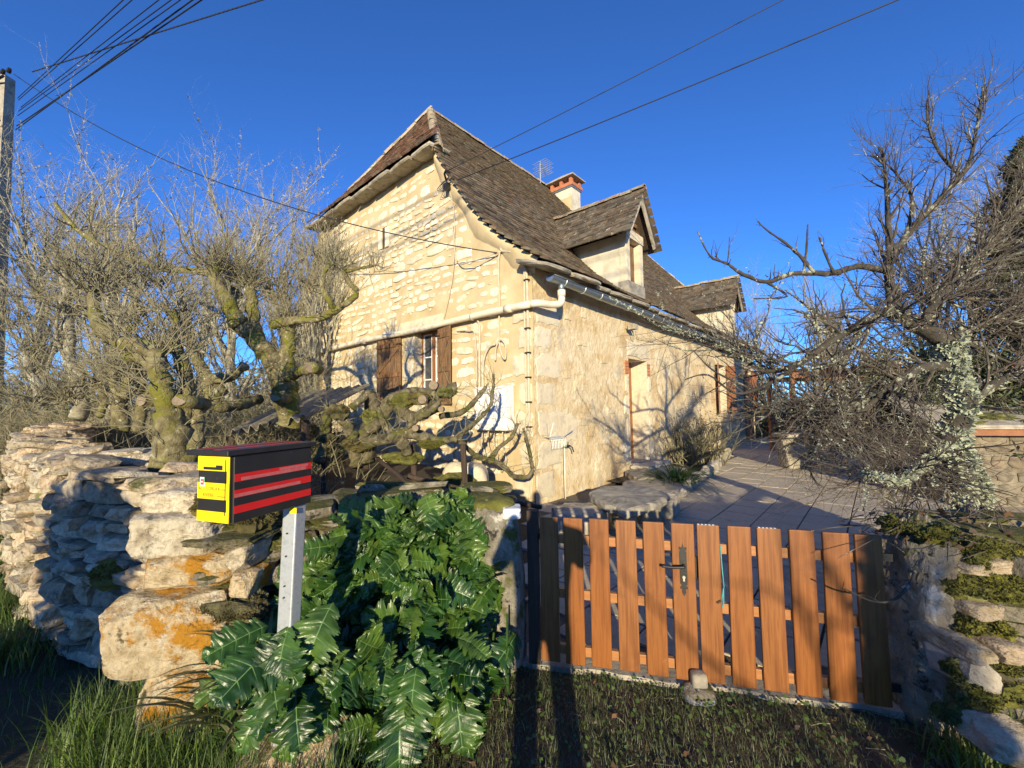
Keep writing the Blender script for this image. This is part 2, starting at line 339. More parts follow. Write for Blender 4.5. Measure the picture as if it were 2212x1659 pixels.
MT['coat'] = mat('dark_coat', [(.02, .025, .04), (.03, .035, .05)], 8, .9, .2)
MT['fibro'] = mat('corrugated_sheet', [(.13, .12, .09), (.23, .21, .16), (.30, .28, .22)], 6, .93, .4, 30, spots=[((.10, .10, .02), 4., .58, .68)])

def leafmat():
    m = bpy.data.materials.new('acanthus_leaf'); m.use_nodes = True; t = m.node_tree; N = t.nodes; L = t.links; b = N['Principled BSDF']
    uv = N.new('ShaderNodeUVMap'); sp = N.new('ShaderNodeSeparateXYZ'); L.new(uv.outputs[0], sp.inputs[0])
    def mth(op, a, c=None):
        x = N.new('ShaderNodeMath'); x.operation = op
        for i, v in enumerate((a, c)):
            if v is None: continue
            if hasattr(v, 'links'): L.new(v, x.inputs[i])
            else: x.inputs[i].default_value = v
        return x.outputs[0]
    av = mth('ABSOLUTE', mth('SUBTRACT', mth('MULTIPLY', sp.outputs[1], 2.), 1.))
    q = mth('FRACT', mth('ADD', mth('MULTIPLY', sp.outputs[0], 5.), -.05)); lat = mth('ABSOLUTE', mth('SUBTRACT', q, .5))
    d1 = mth('MULTIPLY', av, 9.); d2 = mth('ADD', mth('MULTIPLY', lat, 7.), mth('MULTIPLY', av, .35)); dm = mth('MINIMUM', d1, d2)
    r = N.new('ShaderNodeMapRange'); r.inputs[1].default_value = .10; r.inputs[2].default_value = .34; r.inputs[3].default_value = 1; r.inputs[4].default_value = 0; L.new(dm, r.inputs[0])
    g = N.new('ShaderNodeNewGeometry'); n = N.new('ShaderNodeTexNoise'); n.inputs['Scale'].default_value = 7; L.new(g.outputs['Position'], n.inputs['Vector'])
    rp = N.new('ShaderNodeValToRGB'); rp.color_ramp.elements[0].color = (.015, .044, .007, 1); rp.color_ramp.elements[1].color = (.046, .105, .016, 1)
    rp.color_ramp.elements[0].position = .35; rp.color_ramp.elements[1].position = .65; L.new(n.outputs[0], rp.inputs[0])
    oi = N.new('ShaderNodeObjectInfo'); hs = N.new('ShaderNodeHueSaturation'); L.new(rp.outputs[0], hs.inputs['Color'])
    r2 = N.new('ShaderNodeMapRange'); r2.inputs[3].default_value = .6; r2.inputs[4].default_value = 1.6; L.new(oi.outputs['Random'], r2.inputs[0]); L.new(r2.outputs[0], hs.inputs['Value'])
    r3 = N.new('ShaderNodeMapRange'); r3.inputs[3].default_value = .525; r3.inputs[4].default_value = .465; L.new(oi.outputs['Random'], r3.inputs[0]); L.new(r3.outputs[0], hs.inputs['Hue'])
    mx = N.new('ShaderNodeMix'); mx.data_type = 'RGBA'; L.new(r.outputs[0], mx.inputs[0]); L.new(hs.outputs[0], mx.inputs[6]); mx.inputs[7].default_value = (.13, .23, .07, 1); L.new(mx.outputs[2], b.inputs['Base Color'])
    b.inputs['Roughness'].default_value = .37; b.inputs['Specular IOR Level'].default_value = .5
    bp = N.new('ShaderNodeBump'); bp.inputs['Strength'].default_value = .55; bp.inputs['Distance'].default_value = .005
    n2 = N.new('ShaderNodeTexNoise'); n2.inputs['Scale'].default_value = 70; n2.inputs['Detail'].default_value = 3; L.new(g.outputs['Position'], n2.inputs['Vector'])
    ad = mth('ADD', mth('MULTIPLY', n2.outputs[0], .5), mth('MULTIPLY', mth('MINIMUM', dm, 1.6), .8)); L.new(ad, bp.inputs['Height']); L.new(bp.outputs[0], b.inputs['Normal'])
    tr = N.new('ShaderNodeBsdfTranslucent'); tr.inputs[0].default_value = (.06, .16, .02, 1); ms = N.new('ShaderNodeMixShader'); ms.inputs[0].default_value = .12
    L.new(b.outputs[0], ms.inputs[1]); L.new(tr.outputs[0], ms.inputs[2]); L.new(ms.outputs[0], N['Material Output'].inputs[0])
    return m
MT['acanthus'] = leafmat()

# ================================================================== SETTING
P0 = G(1158, 1092); P1 = G(1632, 948)
eS = P1 - P0; HL = float(np.hypot(*eS[:2])); eS = eS / HL; eT = np.array([-eS[1], eS[0], 0]); eZ = np.array([0, 0, 1.])
HL = 16.6; HW = 10.4
def hl(s, t, z): return P0 + np.multiply.outer(np.asarray(s, float), eS) + np.multiply.outer(np.asarray(t, float), eT) + np.multiply.outer(np.asarray(z, float), eZ)
def H3(V): V = np.asarray(V, float).reshape(-1, 3); return hl(V[:, 0], V[:, 1], V[:, 2])
def hbox(*a): V, Fs = boxV(*a); return H3(V), Fs
GL = np.array([.10, 2.770, 0]); GR = np.array([2.02, 2.282, 0])      # line of the gate
gdir = nrm(GR - GL); gnor = np.array([gdir[1], -gdir[0], 0])         # gnor points to the road

def sheet(x0, x1, y0, y1, nx, ny, zf):
    X, Y = np.meshgrid(np.linspace(x0, x1, nx), np.linspace(y0, y1, ny)); Z = zf(X, Y)
    V = np.stack([X, Y, Z], -1).reshape(-1, 3); i = (np.arange(ny - 1)[:, None] * nx + np.arange(nx - 1)).ravel()
    return V, [np.stack([i, i + 1, i + nx + 1, i + nx], -1)]
def gz(x, y):
    b = .03 * np.sin(x * 1.7 + 1) * np.sin(y * 1.3) + .02 * np.sin(x * 4.1 + y * 3.3)
    near = np.exp(-((x - .9) ** 2 / 6 + (y - 3.5) ** 2 / 6)); return -.045 + b * (1 - .9 * near) + .035 * near
xs = np.unique(np.concatenate([-np.geomspace(12, 900, 14), np.linspace(-12, 16, 60), np.geomspace(16, 900, 14)]))
ys = np.unique(np.concatenate([-np.geomspace(8, 600, 10), np.linspace(-8, 24, 70), np.geomspace(24, 900, 14)]))
X, Y = np.meshgrid(xs, ys); Z = np.where((np.abs(X) < 14) & (Y < 22) & (Y > -7), gz(X, Y), -.06)
V = np.stack([X, Y, Z], -1).reshape(-1, 3); nx = len(xs); i = (np.arange(len(ys) - 1)[:, None] * nx + np.arange(nx - 1)).ravel()
tag(raw('ground', mesh('ground', V, [np.stack([i, i + 1, i + nx + 1, i + nx], -1)], None, True), MT['field']), kind='structure')

# paved yard: sand bed, pavers laid parallel to the house front
def yard_ok(p):
    side = (p - GL) @ -gnor > .16
    return side and p[0] > .06 + .065 * (p[1] - 2.8) and p[0] < 15
pat = tag(part('paved_yard', (np.array([[.05, 2.78, -.012], [2.2, 2.25, -.012], [5.2, 3.6, -.012], [16, 12, -.012], [16, 22, -.012], [10.5, 21, -.012], [.3, 7.2, -.012]]), [np.array([[0, 1, 2, 3, 4, 5, 6]])]), MT['bed']), kind='structure')
pv = []; Vp, Fp = boxV(-.5, .5, -.5, .5, -.5, .5); Vp = Vp.copy(); Vp[4:, :2] *= .985
k = 0
for j, t in enumerate(np.arange(-.25, -9.5, -.5)):
    for i_, s in enumerate(np.arange(-6, 18, .5)):
        s2 = s + (.25 if j % 2 else 0); p = hl(s2, t, 0)
        if t > -.9 and s2 > .3 and s2 < 9: continue
        if not yard_ok(p): continue
        sink = random.gauss(0, .0025)
        pv.append((0, M4(eS * .489, eT * .489, np.array([random.gauss(0, .004), random.gauss(0, .004), 1]) * .04, p + np.array([0, 0, -.017 + sink]))))
pieces(pat, 'paver', [(Vp, Fp)], MT['paver'], pv, 300, stuff='far_pavers')
# cement threshold under the gate
th = [GL - gdir * .08 + gnor * -.22, GR + gdir * .02 + gnor * -.22, GR + gdir * .02 + gnor * -.02, GL - gdir * .08 + gnor * -.0]
n_ = 24; V = []
for a in np.linspace(0, 1, n_):
    f_ = th[3] * (1 - a) + th[2] * a + gnor * (.012 * math.sin(a * 19) + .008 * math.sin(a * 47)); b_ = th[0] * (1 - a) + th[1] * a
    V += [b_ + [0, 0, .010], f_ + [0, 0, .008], f_ + gnor * .03 + [0, 0, -.09]]
V = np.array(V); q = np.arange(n_ - 1)[:, None] * 3; Fq = np.vstack([np.hstack([q + 0, q + 1, q + 4, q + 3]), np.hstack([q + 1, q + 2, q + 5, q + 4])])
tag(part('threshold', (V, [Fq]), MT['slab']), kind='structure')

# ================================================================== HOUSE
house = thing('stone_house', P0, 'old cream stone house with steep brown tiled roof, dormers and chimney', 'house')
PROF = np.array([(-.47, 4.03), (.18, 4.45), (.65, 4.80), (1.07, 5.20), (1.42, 5.62), (1.96, 6.40), (2.42, 7.12), (5.2, 10.45)])
def zroof(t):
    t = np.asarray(t, float); return np.interp(np.where(t > HW / 2, HW - t, t), PROF[:, 0], PROF[:, 1])
HIPZ, HIPS, HT = 7.10, 1.88, 2.42
# ---- gable wall (mortar face) with window opening and slot
WT0, WT1, WZ0, WZ1 = 2.50, 3.36, 1.72, 3.36
def strip(t0, t1, z0, ztop, s=0., n=30):
    tt = np.linspace(t0, t1, n); zt = np.minimum(ztop if np.isscalar(ztop) else 99, HIPZ + .05) if np.isscalar(ztop) else np.minimum(zroof(tt) - .12, HIPZ + .05)
    zt = np.broadcast_to(zt, tt.shape); rows = 14; V = []
    for r_ in range(rows + 1):
        z = z0 + (zt - z0) * r_ / rows; bl = .025 * sn(np.stack([tt * 1.2, z * 1.2], -1), 3); V.append(hl(s + bl * (1 if s == 0. else 0), tt, z))
    V = np.array(V).reshape(-1, 3); i = (np.arange(rows)[:, None] * n + np.arange(n - 1)).ravel()
    return V, [np.stack([i, i + n, i + n + 1, i + 1], -1)]
gw = part('gable_wall', [strip(0, WT0, -.1, None), strip(WT1, HW, -.1, None, n=60), strip(WT0, WT1, -.1, WZ0, n=8), strip(WT0, WT1, WZ1, None, n=8)], MT['mortar'], house)
# stones of the gable
fs = [flatstone(i) for i in range(14)]
st = []; rr = random.Random(5); z = .05
def wfree(t, z, w_, h_):
    if t - w_ < .42 + .18 * (int(z / .45) % 2) and z < 4.6: return False
    if t + w_ > WT0 - .16 and t - w_ < WT1 + .56 and z + h_ > WZ0 - .1 and z - h_ < WZ1 + .32: return False
    if abs(t - 4.6) < .12 + w_ and abs(z - 5.88) < .26 + h_: return False
    d_ = .42 if t < HW / 2 else .3
    return z + h_ < min(zroof(t - w_) - d_, zroof(t + w_) - d_, HIPZ - .12) and t + w_ < HW - .1
while z < 7.2:
    big = rr.random(); h = rr.uniform(.10, .17) if big < .6 else rr.uniform(.17, .28)
    t = rr.uniform(0, .2)
    while t < HW:
        wd = h * rr.uniform(.9, 2.6) if h > .16 else h * rr.uniform(1.0, 3.2)
        if rr.random() < .04: wd *= 1.5
        zz = z + h / 2 + .05 * math.sin(t * 1.3 + z) + rr.gauss(0, .012); tt = t + wd / 2
        hh = h * rr.uniform(.6, 1.1); 
        if wfree(tt, zz, wd / 2, hh / 2) and rr.random() < .93:
            a = rr.gauss(0, .09); c, s_ = math.cos(a), math.sin(a)
            X_ = (eT * c + eZ * s_) * (wd / 2 * 1.04); Z_ = (-eT * s_ + eZ * c) * hh / 2
            if rr.random() < .5: X_ = -X_
            st.append((rr.randrange(14), M4(X_, eS * rr.uniform(.008, .02), Z_, hl(-.002, tt, zz))))
        t += wd + rr.uniform(.01, .06)
    z += h + rr.uniform(.012, .035)
for k in range(420):
    tt, zz, wd, hh = rr.uniform(.4, HW - .3), rr.uniform(.1, 7.), rr.uniform(.05, .11), rr.uniform(.03, .06)
    if wfree(tt, zz, wd / 2, hh / 2): a = rr.gauss(0, .3); st.append((rr.randrange(14), M4((eT * math.cos(a) + eZ * math.sin(a)) * wd / 2, eS * .009, (-eT * math.sin(a) + eZ * math.cos(a)) * hh / 2, hl(-.002, tt, zz))))
pieces(gw, 'stone', fs, MT['gstone'], st, 300, stuff='small_gable_stones', smooth=False)
# quoins on the corner (gable side and front side) and around the window
def quoin(t, z, w_, h_, name='quoin', face='g', m='wstone', th_=.03):
    if face == 'g': M = M4(eT * w_ / 2, eS * th_, eZ * h_ / 2, hl(-.004, t, z))
    else: M = M4(eS * w_ / 2, eT * th_, eZ * h_ / 2, hl(t, -.004, z))
    return raw(name, mesh(name, *flatstone(int(t * 91 + z * 37 + w_ * 11) % 1000, 16, 7.)), MT[m], gw if face == 'g' else fwall, Matrix(M.tolist()))
# ---- verge mortar band along the roof edge
V = []; tt = np.concatenate([np.linspace(-.2, HT, 26)])
for t in tt:
    z = float(zroof(t)) - .05; j = .02 * math.sin(t * 23) + .015 * math.sin(t * 51)
    nrmv = np.array([.80, -.60]) if t > 1 else np.array([.55, -.83])
    dn = .30 + .06 * math.sin(t * 7)
    V += [hl(.08, t, z), hl(-.10 + j, t, z), hl(-.11 + j, t + nrmv[0] * .10, z + nrmv[1] * .10), hl(-.055 + j * .6, t + nrmv[0] * dn * .8, z + nrmv[1] * dn * .8), hl(.02, t + nrmv[0] * (dn + .04), z + nrmv[1] * (dn + .04))]
V = np.array(V); a = np.arange(len(tt) - 1)[:, None] * 5; Fq = np.vstack([np.hstack([a + c, a + 5 + c, a + 6 + c, a + 1 + c]) for c in range(4)])
part('verge_mortar', (V, [Fq]), MT['mortar'], house, True)
V = []; tt = HW - np.linspace(-.3, HT, 26)
for t in tt:
    z = float(zroof(t)) - .05; V += [hl(.08, t, z), hl(-.09, t, z), hl(-.09, t - .2, z - .16), hl(.03, t - .26, z - .22)]
V = np.array(V); a = np.arange(len(tt) - 1)[:, None] * 4; Fq = np.vstack([np.hstack([a + c, a + 1 + c, a + 5 + c, a + 4 + c]) for c in range(3)])
part('verge_mortar', (V, [Fq]), MT['mortar'], house, True)
# ---- front wall: long facade with openings
DS0, DS1, DZ0, DZ1 = 3.58, 4.62, .28, 2.75
W2 = (10.85, 11.9, 1.3, 3.1); D2 = (13.75, 14.65, .12, 2.9); W3 = (15.3, 16.1, 1.3, 3.1)
ops = [(DS0, DS1, DZ0, DZ1), W2, D2, W3]
def fstrip(s0, s1, z0, z1):
    nx = max(2, int((s1 - s0) / .15)); nz = max(2, int((z1 - z0) / .15)); S, Zz = np.meshgrid(np.linspace(s0, s1, nx), np.linspace(z0, z1, nz))
    bl = .022 * sn(np.stack([S * 1.1, Zz * 1.4], -1), 9) * np.clip(S * 2, 0, 1)
    V = hl(S.ravel(), bl.ravel(), Zz.ravel()); i = (np.arange(nz - 1)[:, None] * nx + np.arange(nx - 1)).ravel()
    return V, [np.stack([i, i + 1, i + nx + 1, i + nx], -1)]
prs = []; cur = 0.
for (a, b_, c, d_) in ops:
    prs += [fstrip(cur, a, -.1, 4.05), fstrip(a, b_, -.1, c), fstrip(a, b_, d_, 4.05)]; cur = b_
prs.append(fstrip(cur, HL, -.1, 4.05))
fwall = part('front_wall', prs, MT['plaster'], house, True)
part('rear_walls', [hbox(HL - .3, HL, .02, HW, -.1, 3.9), hbox(.3, HL - .3, HW - .4, HW - .02, -.1, 3.9), hbox(.5, HL - .5, .5, .55, 0, 3.9), hbox(.45, .49, .6, HW - .6, 0, 3.9)], MT['cement'], house)
def reveal(s0, s1, z0, z1, dep, parent, name='reveal', m='wstone'):
    V = H3([[s0, 0.03, z0], [s1, .03, z0], [s1, .03, z1], [s0, .03, z1], [s0, dep, z0], [s1, dep, z0], [s1, dep, z1], [s0, dep, z1]]); 
    V[:4] -= eT * .035
    return part(name, (V, [np.array([[0, 1, 5, 4], [1, 2, 6, 5], [2, 3, 7, 6], [3, 0, 4, 7]])]), MT[m], parent)
# front quoins
for k, (zz, h, w_) in enumerate([(.28, .5, .55), (.80, .48, .8), (1.33, .52, .95), (1.86, .48, .6), (2.36, .46, .85), (2.84, .44, .55), (3.28, .4, .8)]):
    quoin(w_ / 2 + .01, zz, w_, h, face='f', th_=.012)
    quoin((.34 if k % 2 else .5) / 2 + .01, zz + .02, .34 if k % 2 else .5, h * .96, face='g', th_=.02)
quoin(.55 + .35, 1.25, 1.0, .62, face='f', th_=.010)
rr = random.Random(11)
for k in range(52):      # half buried stones showing through the limewash
    s = rr.uniform(.7, 10.2) ** 1.0; zz = rr.uniform(.3, 3.5); w_ = rr.uniform(.2, .5); h = rr.uniform(.12, .26)
    if DS0 - .45 < s < DS1 + .5 and zz < 3.5: continue
    quoin(s, zz, w_, h, 'stone', 'f', 'plaster', .012)
# door
dr = thing  # (kept simple: parts below)
reveal(DS0, DS1, DZ0, DZ1, .46, house, 'door_reveal')
door = part('door', hbox(DS0, DS1, .42, .45, DZ0, DZ1), MT['framewood'], house)
part('door_panel', [hbox(DS0 + .12 + i * .42, DS0 + .46 + i * .42, .405, .419, z0, z1) for i in range(2) for z0, z1 in ((.45, 1.2), (1.35, 2.6))], MT['framewood'], door)
part('door_handle', tube(hl([DS0 + .1, DS0 + .1, DS0 + .2], [.40, .36, .36], [1.3, 1.3, 1.3]), .012, 6), MT['iron'], door)
for nm, (s0, s1, z0, z1) in dict(door_lintel=(DS0 - .2, DS1 + .2, DZ1, 3.24)).items():
    raw(nm, mesh(nm, *flatstone(77, 18, 9.)), MT['wstone'], house, Matrix(M4(eS * (s1 - s0) / 2, eT * .03, eZ * (z1 - z0) / 2, hl((s0 + s1) / 2, -.004, (z0 + z1) / 2)).tolist()))
for k, (zz, h, w_) in enumerate([(.55, .5, .3), (1.1, .56, .2), (1.65, .5, .3), (2.15, .46, .22)]):
    quoin(DS1 + w_ / 2, zz, w_, h, 'jamb_stone', 'f', 'wstone', .022); quoin(DS0 - w_ / 2, zz, w_, h, 'jamb_stone', 'f', 'wstone', .022)
for zz in (2.42, 2.50, 2.58, 2.66):
    for s in (DS1 + .09, DS0 - .09): part('brick', hbox(s - .08, s + .08, -.018, .03, zz - .03, zz + .03), MT['terra'], fwall)
# far windows and their open shutters
for (s0, s1, z0, z1) in (W2, D2, W3):
    reveal(s0, s1, z0, z1, .3, house, 'window_reveal'); f_ = part('window', hbox(s0, s1, .26, .29, z0, z1), MT['framewood'], house)
    part('pane', [hbox(s0 + .08 + i * (s1 - s0) / 2, s0 + (s1 - s0) / 2 - .05 + i * (s1 - s0) / 2, .245, .259, z0 + .1, z1 - .1) for i in range(2)], MT['glass'], f_)
def shutter_f(s, z0, z1, ang, wd=.5):
    c, s_ = math.cos(ang), math.sin(ang); V, Fs = boxV(0, wd, -.018, .018, z0, z1)
    W_ = np.stack([s + V[:, 0] * c - V[:, 1] * s_, -.03 - V[:, 0] * s_ - V[:, 1] * c, V[:, 2]], 1); return part('shutter', (H3(W_), Fs), MT['framewood'], house)
for (s0, s1, z0, z1) in (W2, W3): shutter_f(s0, z0, z1, 2.9, (s1 - s0) / 2); shutter_f(s1, z0, z1, .35, (s1 - s0) / 2)
shutter_f(D2[1], .12, 2.9, .5, .45)
# ---- gable window
reveal_v = np.array([hl(s, t, z) for s in (-.02, .24) for (t, z) in ((WT0, WZ0), (WT1, WZ0), (WT1, WZ1), (WT0, WZ1))])
part('window_reveal', (reveal_v, [np.array([[0, 4, 5, 1], [1, 5, 6, 2], [2, 6, 7, 3], [3, 7, 4, 0]])]), MT['wstone'], house)
win = part('window', [hbox(.17, .24, t0, t1, z0, z1) for t0, t1, z0, z1 in ((WT0, WT0 + .06, WZ0, WZ1), (WT1 - .06, WT1, WZ0, WZ1), (WT0 + .06, WT1 - .06, WZ1 - .06, WZ1), (WT0 + .06, WT1 - .06, WZ0, WZ0 + .06), ((WT0 + WT1) / 2 - .05, (WT0 + WT1) / 2 + .05, WZ0 + .06, WZ1 - .06))], MT['framewood'], house)
for i in range(2):
    a = WT0 + .06 + i * .43
    part('sash', [hbox(.18, .215, a, a + .025, WZ0 + .06, WZ1 - .06), hbox(.18, .215, a + .285, a + .31, WZ0 + .06, WZ1 - .06)] + [hbox(.18, .215, a + .025, a + .285, z_, z_ + .025) for z_ in (WZ0 + .06, WZ0 + .55, WZ0 + 1.05, WZ1 - .085)], MT['white'], win)
    part('pane', hbox(.205, .21, a + .025, a + .285, WZ0 + .085, WZ1 - .085), MT['glass'], win)
part('lintel', hbox(-.05, .2, WT0 - .12, WT1 + .5, WZ1 + .002, WZ1 + .26), MT['wstone'], house)
part('sill', hbox(-.07, .16, WT0 - .06, WT1 + .06, WZ0 - .14, WZ0 - .002), MT['wstone'], house)
for zz, h, w_ in ((1.98, .5, .36), (2.5, .52, .5), (3.04, .54, .42)): quoin(WT1 + w_ / 2, zz, w_, h, 'jamb_stone', 'g')
for zz, h, w_ in ((1.98, .5, .14), (2.5, .52, .14), (3.04, .54, .14)): quoin(WT0 - w_ / 2, zz, w_, h, 'jamb_stone', 'g')
def shutter(t_h, ang, wd, sgn):
    """plank shutter hinged at t_h; ang 0 = flat on the wall"""
    dirv = eT * sgn * math.cos(ang) - eS * math.sin(ang); nv = np.cross(dirv, eZ) * (1 if sgn > 0 else -1); o = hl(-.06, t_h, 0)
    def bx_(a0, a1, b0, b1, z0, z1): V, Fs = boxV(a0, a1, b0, b1, z0, z1); return o + V[:, :1] * dirv + V[:, 1:2] * nv + V[:, 2:] * eZ, Fs
    n = 4; pw = wd / n
    sh = part('shutter', bx_(0, wd, .010, .012, WZ0, WZ1), MT['oldwood'], house)
    for i in range(n): part('plank', bx_(i * pw + .003, (i + 1) * pw - .003, -.014 + .002 * (i % 2), .010, WZ0, WZ1 + .005), MT['oldwood'], sh)
    for z_ in (WZ1 - .22, WZ0 + .72, WZ0 + .12): part('batten', bx_(.02, wd - .02, -.038, -.015, z_ - .05, z_ + .05), MT['oldwood'], sh)
    V, Fs = boxV(-.5, .5, -.034, -.015, -.045, .045); L_ = math.hypot(wd - .1, .58); an = math.atan2(.58, -(wd - .1) * 1) if sgn > 0 else math.atan2(.58, (wd - .1))
    x = V[:, 0] * L_; W_ = np.stack([wd / 2 + x * math.cos(an) - V[:, 2] * math.sin(an), V[:, 1], WZ1 - .57 + x * math.sin(an) + V[:, 2] * math.cos(an)], 1)
    part('brace', (o + W_[:, :1] * dirv + W_[:, 1:2] * nv + W_[:, 2:] * eZ, Fs), MT['oldwood'], sh)
    for z_ in (WZ1 - .22, WZ0 + .12): part('hinge', bx_(-.06, .12, -.046, -.039, z_ - .015, z_ + .015), MT['iron'], sh)
shutter(WT1 + .48, .04, .95, 1)
shutter(WT0 - .02, .13, .46, -1)
# slot in the gable
part('wall_slot', [hbox(-.012, .05, 4.50, 4.70, 5.60, 6.14)], MT['core'], house)
part('slot_jamb', [hbox(-.04, -.013, 4.70, 4.86, 5.62, 6.12), hbox(-.04, -.013, 4.40, 4.55, 5.6, 6.1)], MT['gstone'], house)
# ---- hip: flat eave slabs and red tiles
hv = []
rr = random.Random(3); t = HT - .10
while t < HW - HT + .12:
    wd = rr.uniform(.6, 1.0); wd = min(wd, HW - HT + .3 - t)
    bl = blob(3, 9., .05, rr.randrange(99)); 
    o = raw('eave_slab', mesh('eave_slab', *bl), MT['slab'], house, Matrix(M4(eS * .30 + eZ * .06, eT * wd / 2 * .99, eZ * .045, hl(-.12 + rr.gauss(0, .02), t + wd / 2, HIPZ + .03 + rr.gauss(0, .015))).tolist())); t += wd
def tilebox(): V, Fs = boxV(-.5, .5, -.5, .5, -.5, .5); V = V.copy(); V[V[:, 1] < 0, 2] += .25; return V, Fs
tv = [tilebox()]
roof = part('roof', [], MT['tile'], house) if False else None
# deck under the tiles
def deck():
    V = []; ts = np.concatenate([PROF[:, 0], [HW / 2]]); prs = []
    T_ = np.array([-.40, .18, .65, 1.07, 1.42, 1.96, 2.42, 3.5, 4.4, 5.2])
    L0, L1 = [], []
    for t in T_:
        z = float(zroof(t)) - .05; a = 0 if z < HIPZ else (z - HIPZ) / (10.4 - HIPZ) * HIPS; L0.append(hl(a - .05, t, z)); L1.append(hl(HL - a + .05, t, z))
    n = len(T_); V = np.array(L0 + L1); q = np.arange(n - 1); A = (V, [np.stack([q, q + n, q + n + 1, q + 1], -1)])
    V2 = np.array([hl(a, HW - t, float(zroof(t)) - .05) for t, a in [(t, (0 if zroof(t) - .05 < HIPZ else (float(zroof(t)) - .05 - HIPZ) / (10.4 - HIPZ) * HIPS)) for t in T_]] + [hl(HL - a, HW - t, float(zroof(t)) - .05) for t, a in [(t, (0 if zroof(t) - .05 < HIPZ else (float(zroof(t)) - .05 - HIPZ) / (10.4 - HIPZ) * HIPS)) for t in T_]])
    B = (V2, [np.stack([q, q + 1, q + n + 1, q + n], -1)])
    h1 = (np.array([hl(-.2, HT - .1, HIPZ + .03), hl(-.2, HW - HT + .1, HIPZ + .03), hl(HIPS, HW / 2, 10.38)]), [np.array([[0, 2, 1]])])
    h2 = (np.array([hl(HL + .2, HT - .1, HIPZ + .03), hl(HL + .2, HW - HT + .1, HIPZ + .03), hl(HL - HIPS, HW / 2, 10.38)]), [np.array([[0, 1, 2]])])
    return [A, B, h1, h2]
roof = part('roof', deck(), MT['tile'], house)
# front slope tiles
arc = np.concatenate([[0], np.cumsum(np.hypot(*np.diff(PROF, axis=0).T))]); tl = []
rr = random.Random(21); q = .05; row = 0; EXP, TW = .118, .175
DORM = [(3.63, 4.50), (12.62, 13.58)]
while q < arc[-1]:
    t = np.interp(q, arc, PROF[:, 0]); z = np.interp(q, arc, PROF[:, 1]); t2 = np.interp(q + .05, arc, PROF[:, 0]) - np.interp(q - .05, arc, PROF[:, 0]); z2 = np.interp(q + .05, arc, PROF[:, 1]) - np.interp(q - .05, arc, PROF[:, 1])
    dv = nrm(eT * t2 + eZ * z2); nv = np.cross(eS, dv)
    s0 = -.13 if z < HIPZ + .05 else (z - HIPZ) / (10.4 - HIPZ) * HIPS - .02; s1 = HL + .13 if z < HIPZ else HL - s0 - .04
    s = s0 + (TW / 2 if row % 2 else 0)
    while s < s1:
        if not any(a + .05 < s < b_ - .05 and t < 1.3 for a, b_ in DORM):
            sag = -.05 * math.sin(min(max(s / HL, 0), 1) * math.pi) + .02 * math.sin(s * 1.7 + t * 2)
            yaw = rr.gauss(0, .03); X_ = eS * math.cos(yaw) + dv * math.sin(yaw); Y_ = dv * math.cos(yaw) - eS * math.sin(yaw); Y_ = nrm(Y_ + nv * (-.14 + rr.gauss(0, .03)))
            tl.append((0, M4(X_ * TW * .97, Y_ * .20, np.cross(X_, Y_) * .030, hl(s, t, z) + nv * (.012 + rr.gauss(0, .004)) + eZ * sag)))
        s += TW
    q += EXP; row += 1
pieces(roof, 'roof_tile', tv, MT['tile'], tl, 300, stuff='small_roof_tiles')
# hip tiles
tl = []; A0, B0, C0 = hl(-.30, HT - .18, HIPZ + .08), hl(-.30, HW - HT + .18, HIPZ + .08), hl(HIPS, HW / 2, 10.45)
mid = (A0 + B0) / 2; Lh = np.linalg.norm(C0 - mid); dv0 = nrm(C0 - mid); row = 0; q = .06
while q < Lh - .05:
    f_ = q / Lh; fl = .10 * (1 - f_) ** 6 - .10 * math.sin(f_ * math.pi) * .6; half = (np.linalg.norm(B0 - A0) / 2) * (1 - f_) - .02
    nv = np.cross(-eT, dv0); nv = nv if nv[2] > 0 else -nv; x = -half + (.06 if row % 2 else 0)
    while x < half:
        yaw = rr.gauss(0, .04); Y_ = nrm(dv0 - nv * .10 + eT * yaw); X_ = nrm(-eT + dv0 * yaw)
        tl.append((0, M4(X_ * .17, Y_ * .2, np.cross(X_, Y_) * .042, mid + dv0 * q + eT * x + nv * (.02 + fl + rr.gauss(0, .006))))); x += .175
    q += .125; row += 1
pieces(roof, 'hip_tile', tv, MT['redtile'], tl, 300, stuff='small_hip_tiles')
# round ridge and hip tiles
def halfpipe(n=7):
    a = np.linspace(-.15, math.pi + .15, n); V = []; 
    for y, k in ((-.5, 1.06), (.5, .92)):
        for rr_ in (1., .86): V += [[math.cos(x) * k * rr_, y, math.sin(x) * k * rr_] for x in a]
    V = np.array(V); i = np.arange(n - 1); Q = [np.stack([i, i + 1, i + 1 + 2 * n, i + 2 * n], -1), np.stack([i + n, i + 3 * n, i + 3 * n + 1, i + n + 1], -1), np.stack([i, i + n, i + n + 1, i + 1], -1)]
    return V, [np.vstack(Q)]
rt_ = []; hp = halfpipe()
def run(a, b_, r_=.11, L_=.36):
    n = int(np.linalg.norm(b_ - a) / (L_ * .9)); dv = nrm(b_ - a); X_ = nrm(np.cross(dv, eZ)); Z_ = np.cross(X_, dv)
    for i in range(n + 1):
        p = a + (b_ - a) * (i + .3) / (n + .6); rt_.append((0, M4(X_ * r_ * rr.uniform(.92, 1.1), nrm(dv + Z_ * .06) * L_, Z_ * r_ * rr.uniform(.85, 1.1), p + Z_ * rr.gauss(-.03, .01))))
RA, RB = hl(HIPS, HW / 2, 10.46), hl(HL - HIPS, HW / 2, 10.40)
run(RA, RB); run(hl(-.14, HT - .06, HIPZ + .06), RA + eZ * .02, .12); run(hl(-.22, HW - HT + .12, HIPZ + .02), RA + eZ * .02, .12); run(hl(HL + .1, HT, HIPZ), RB, .12)
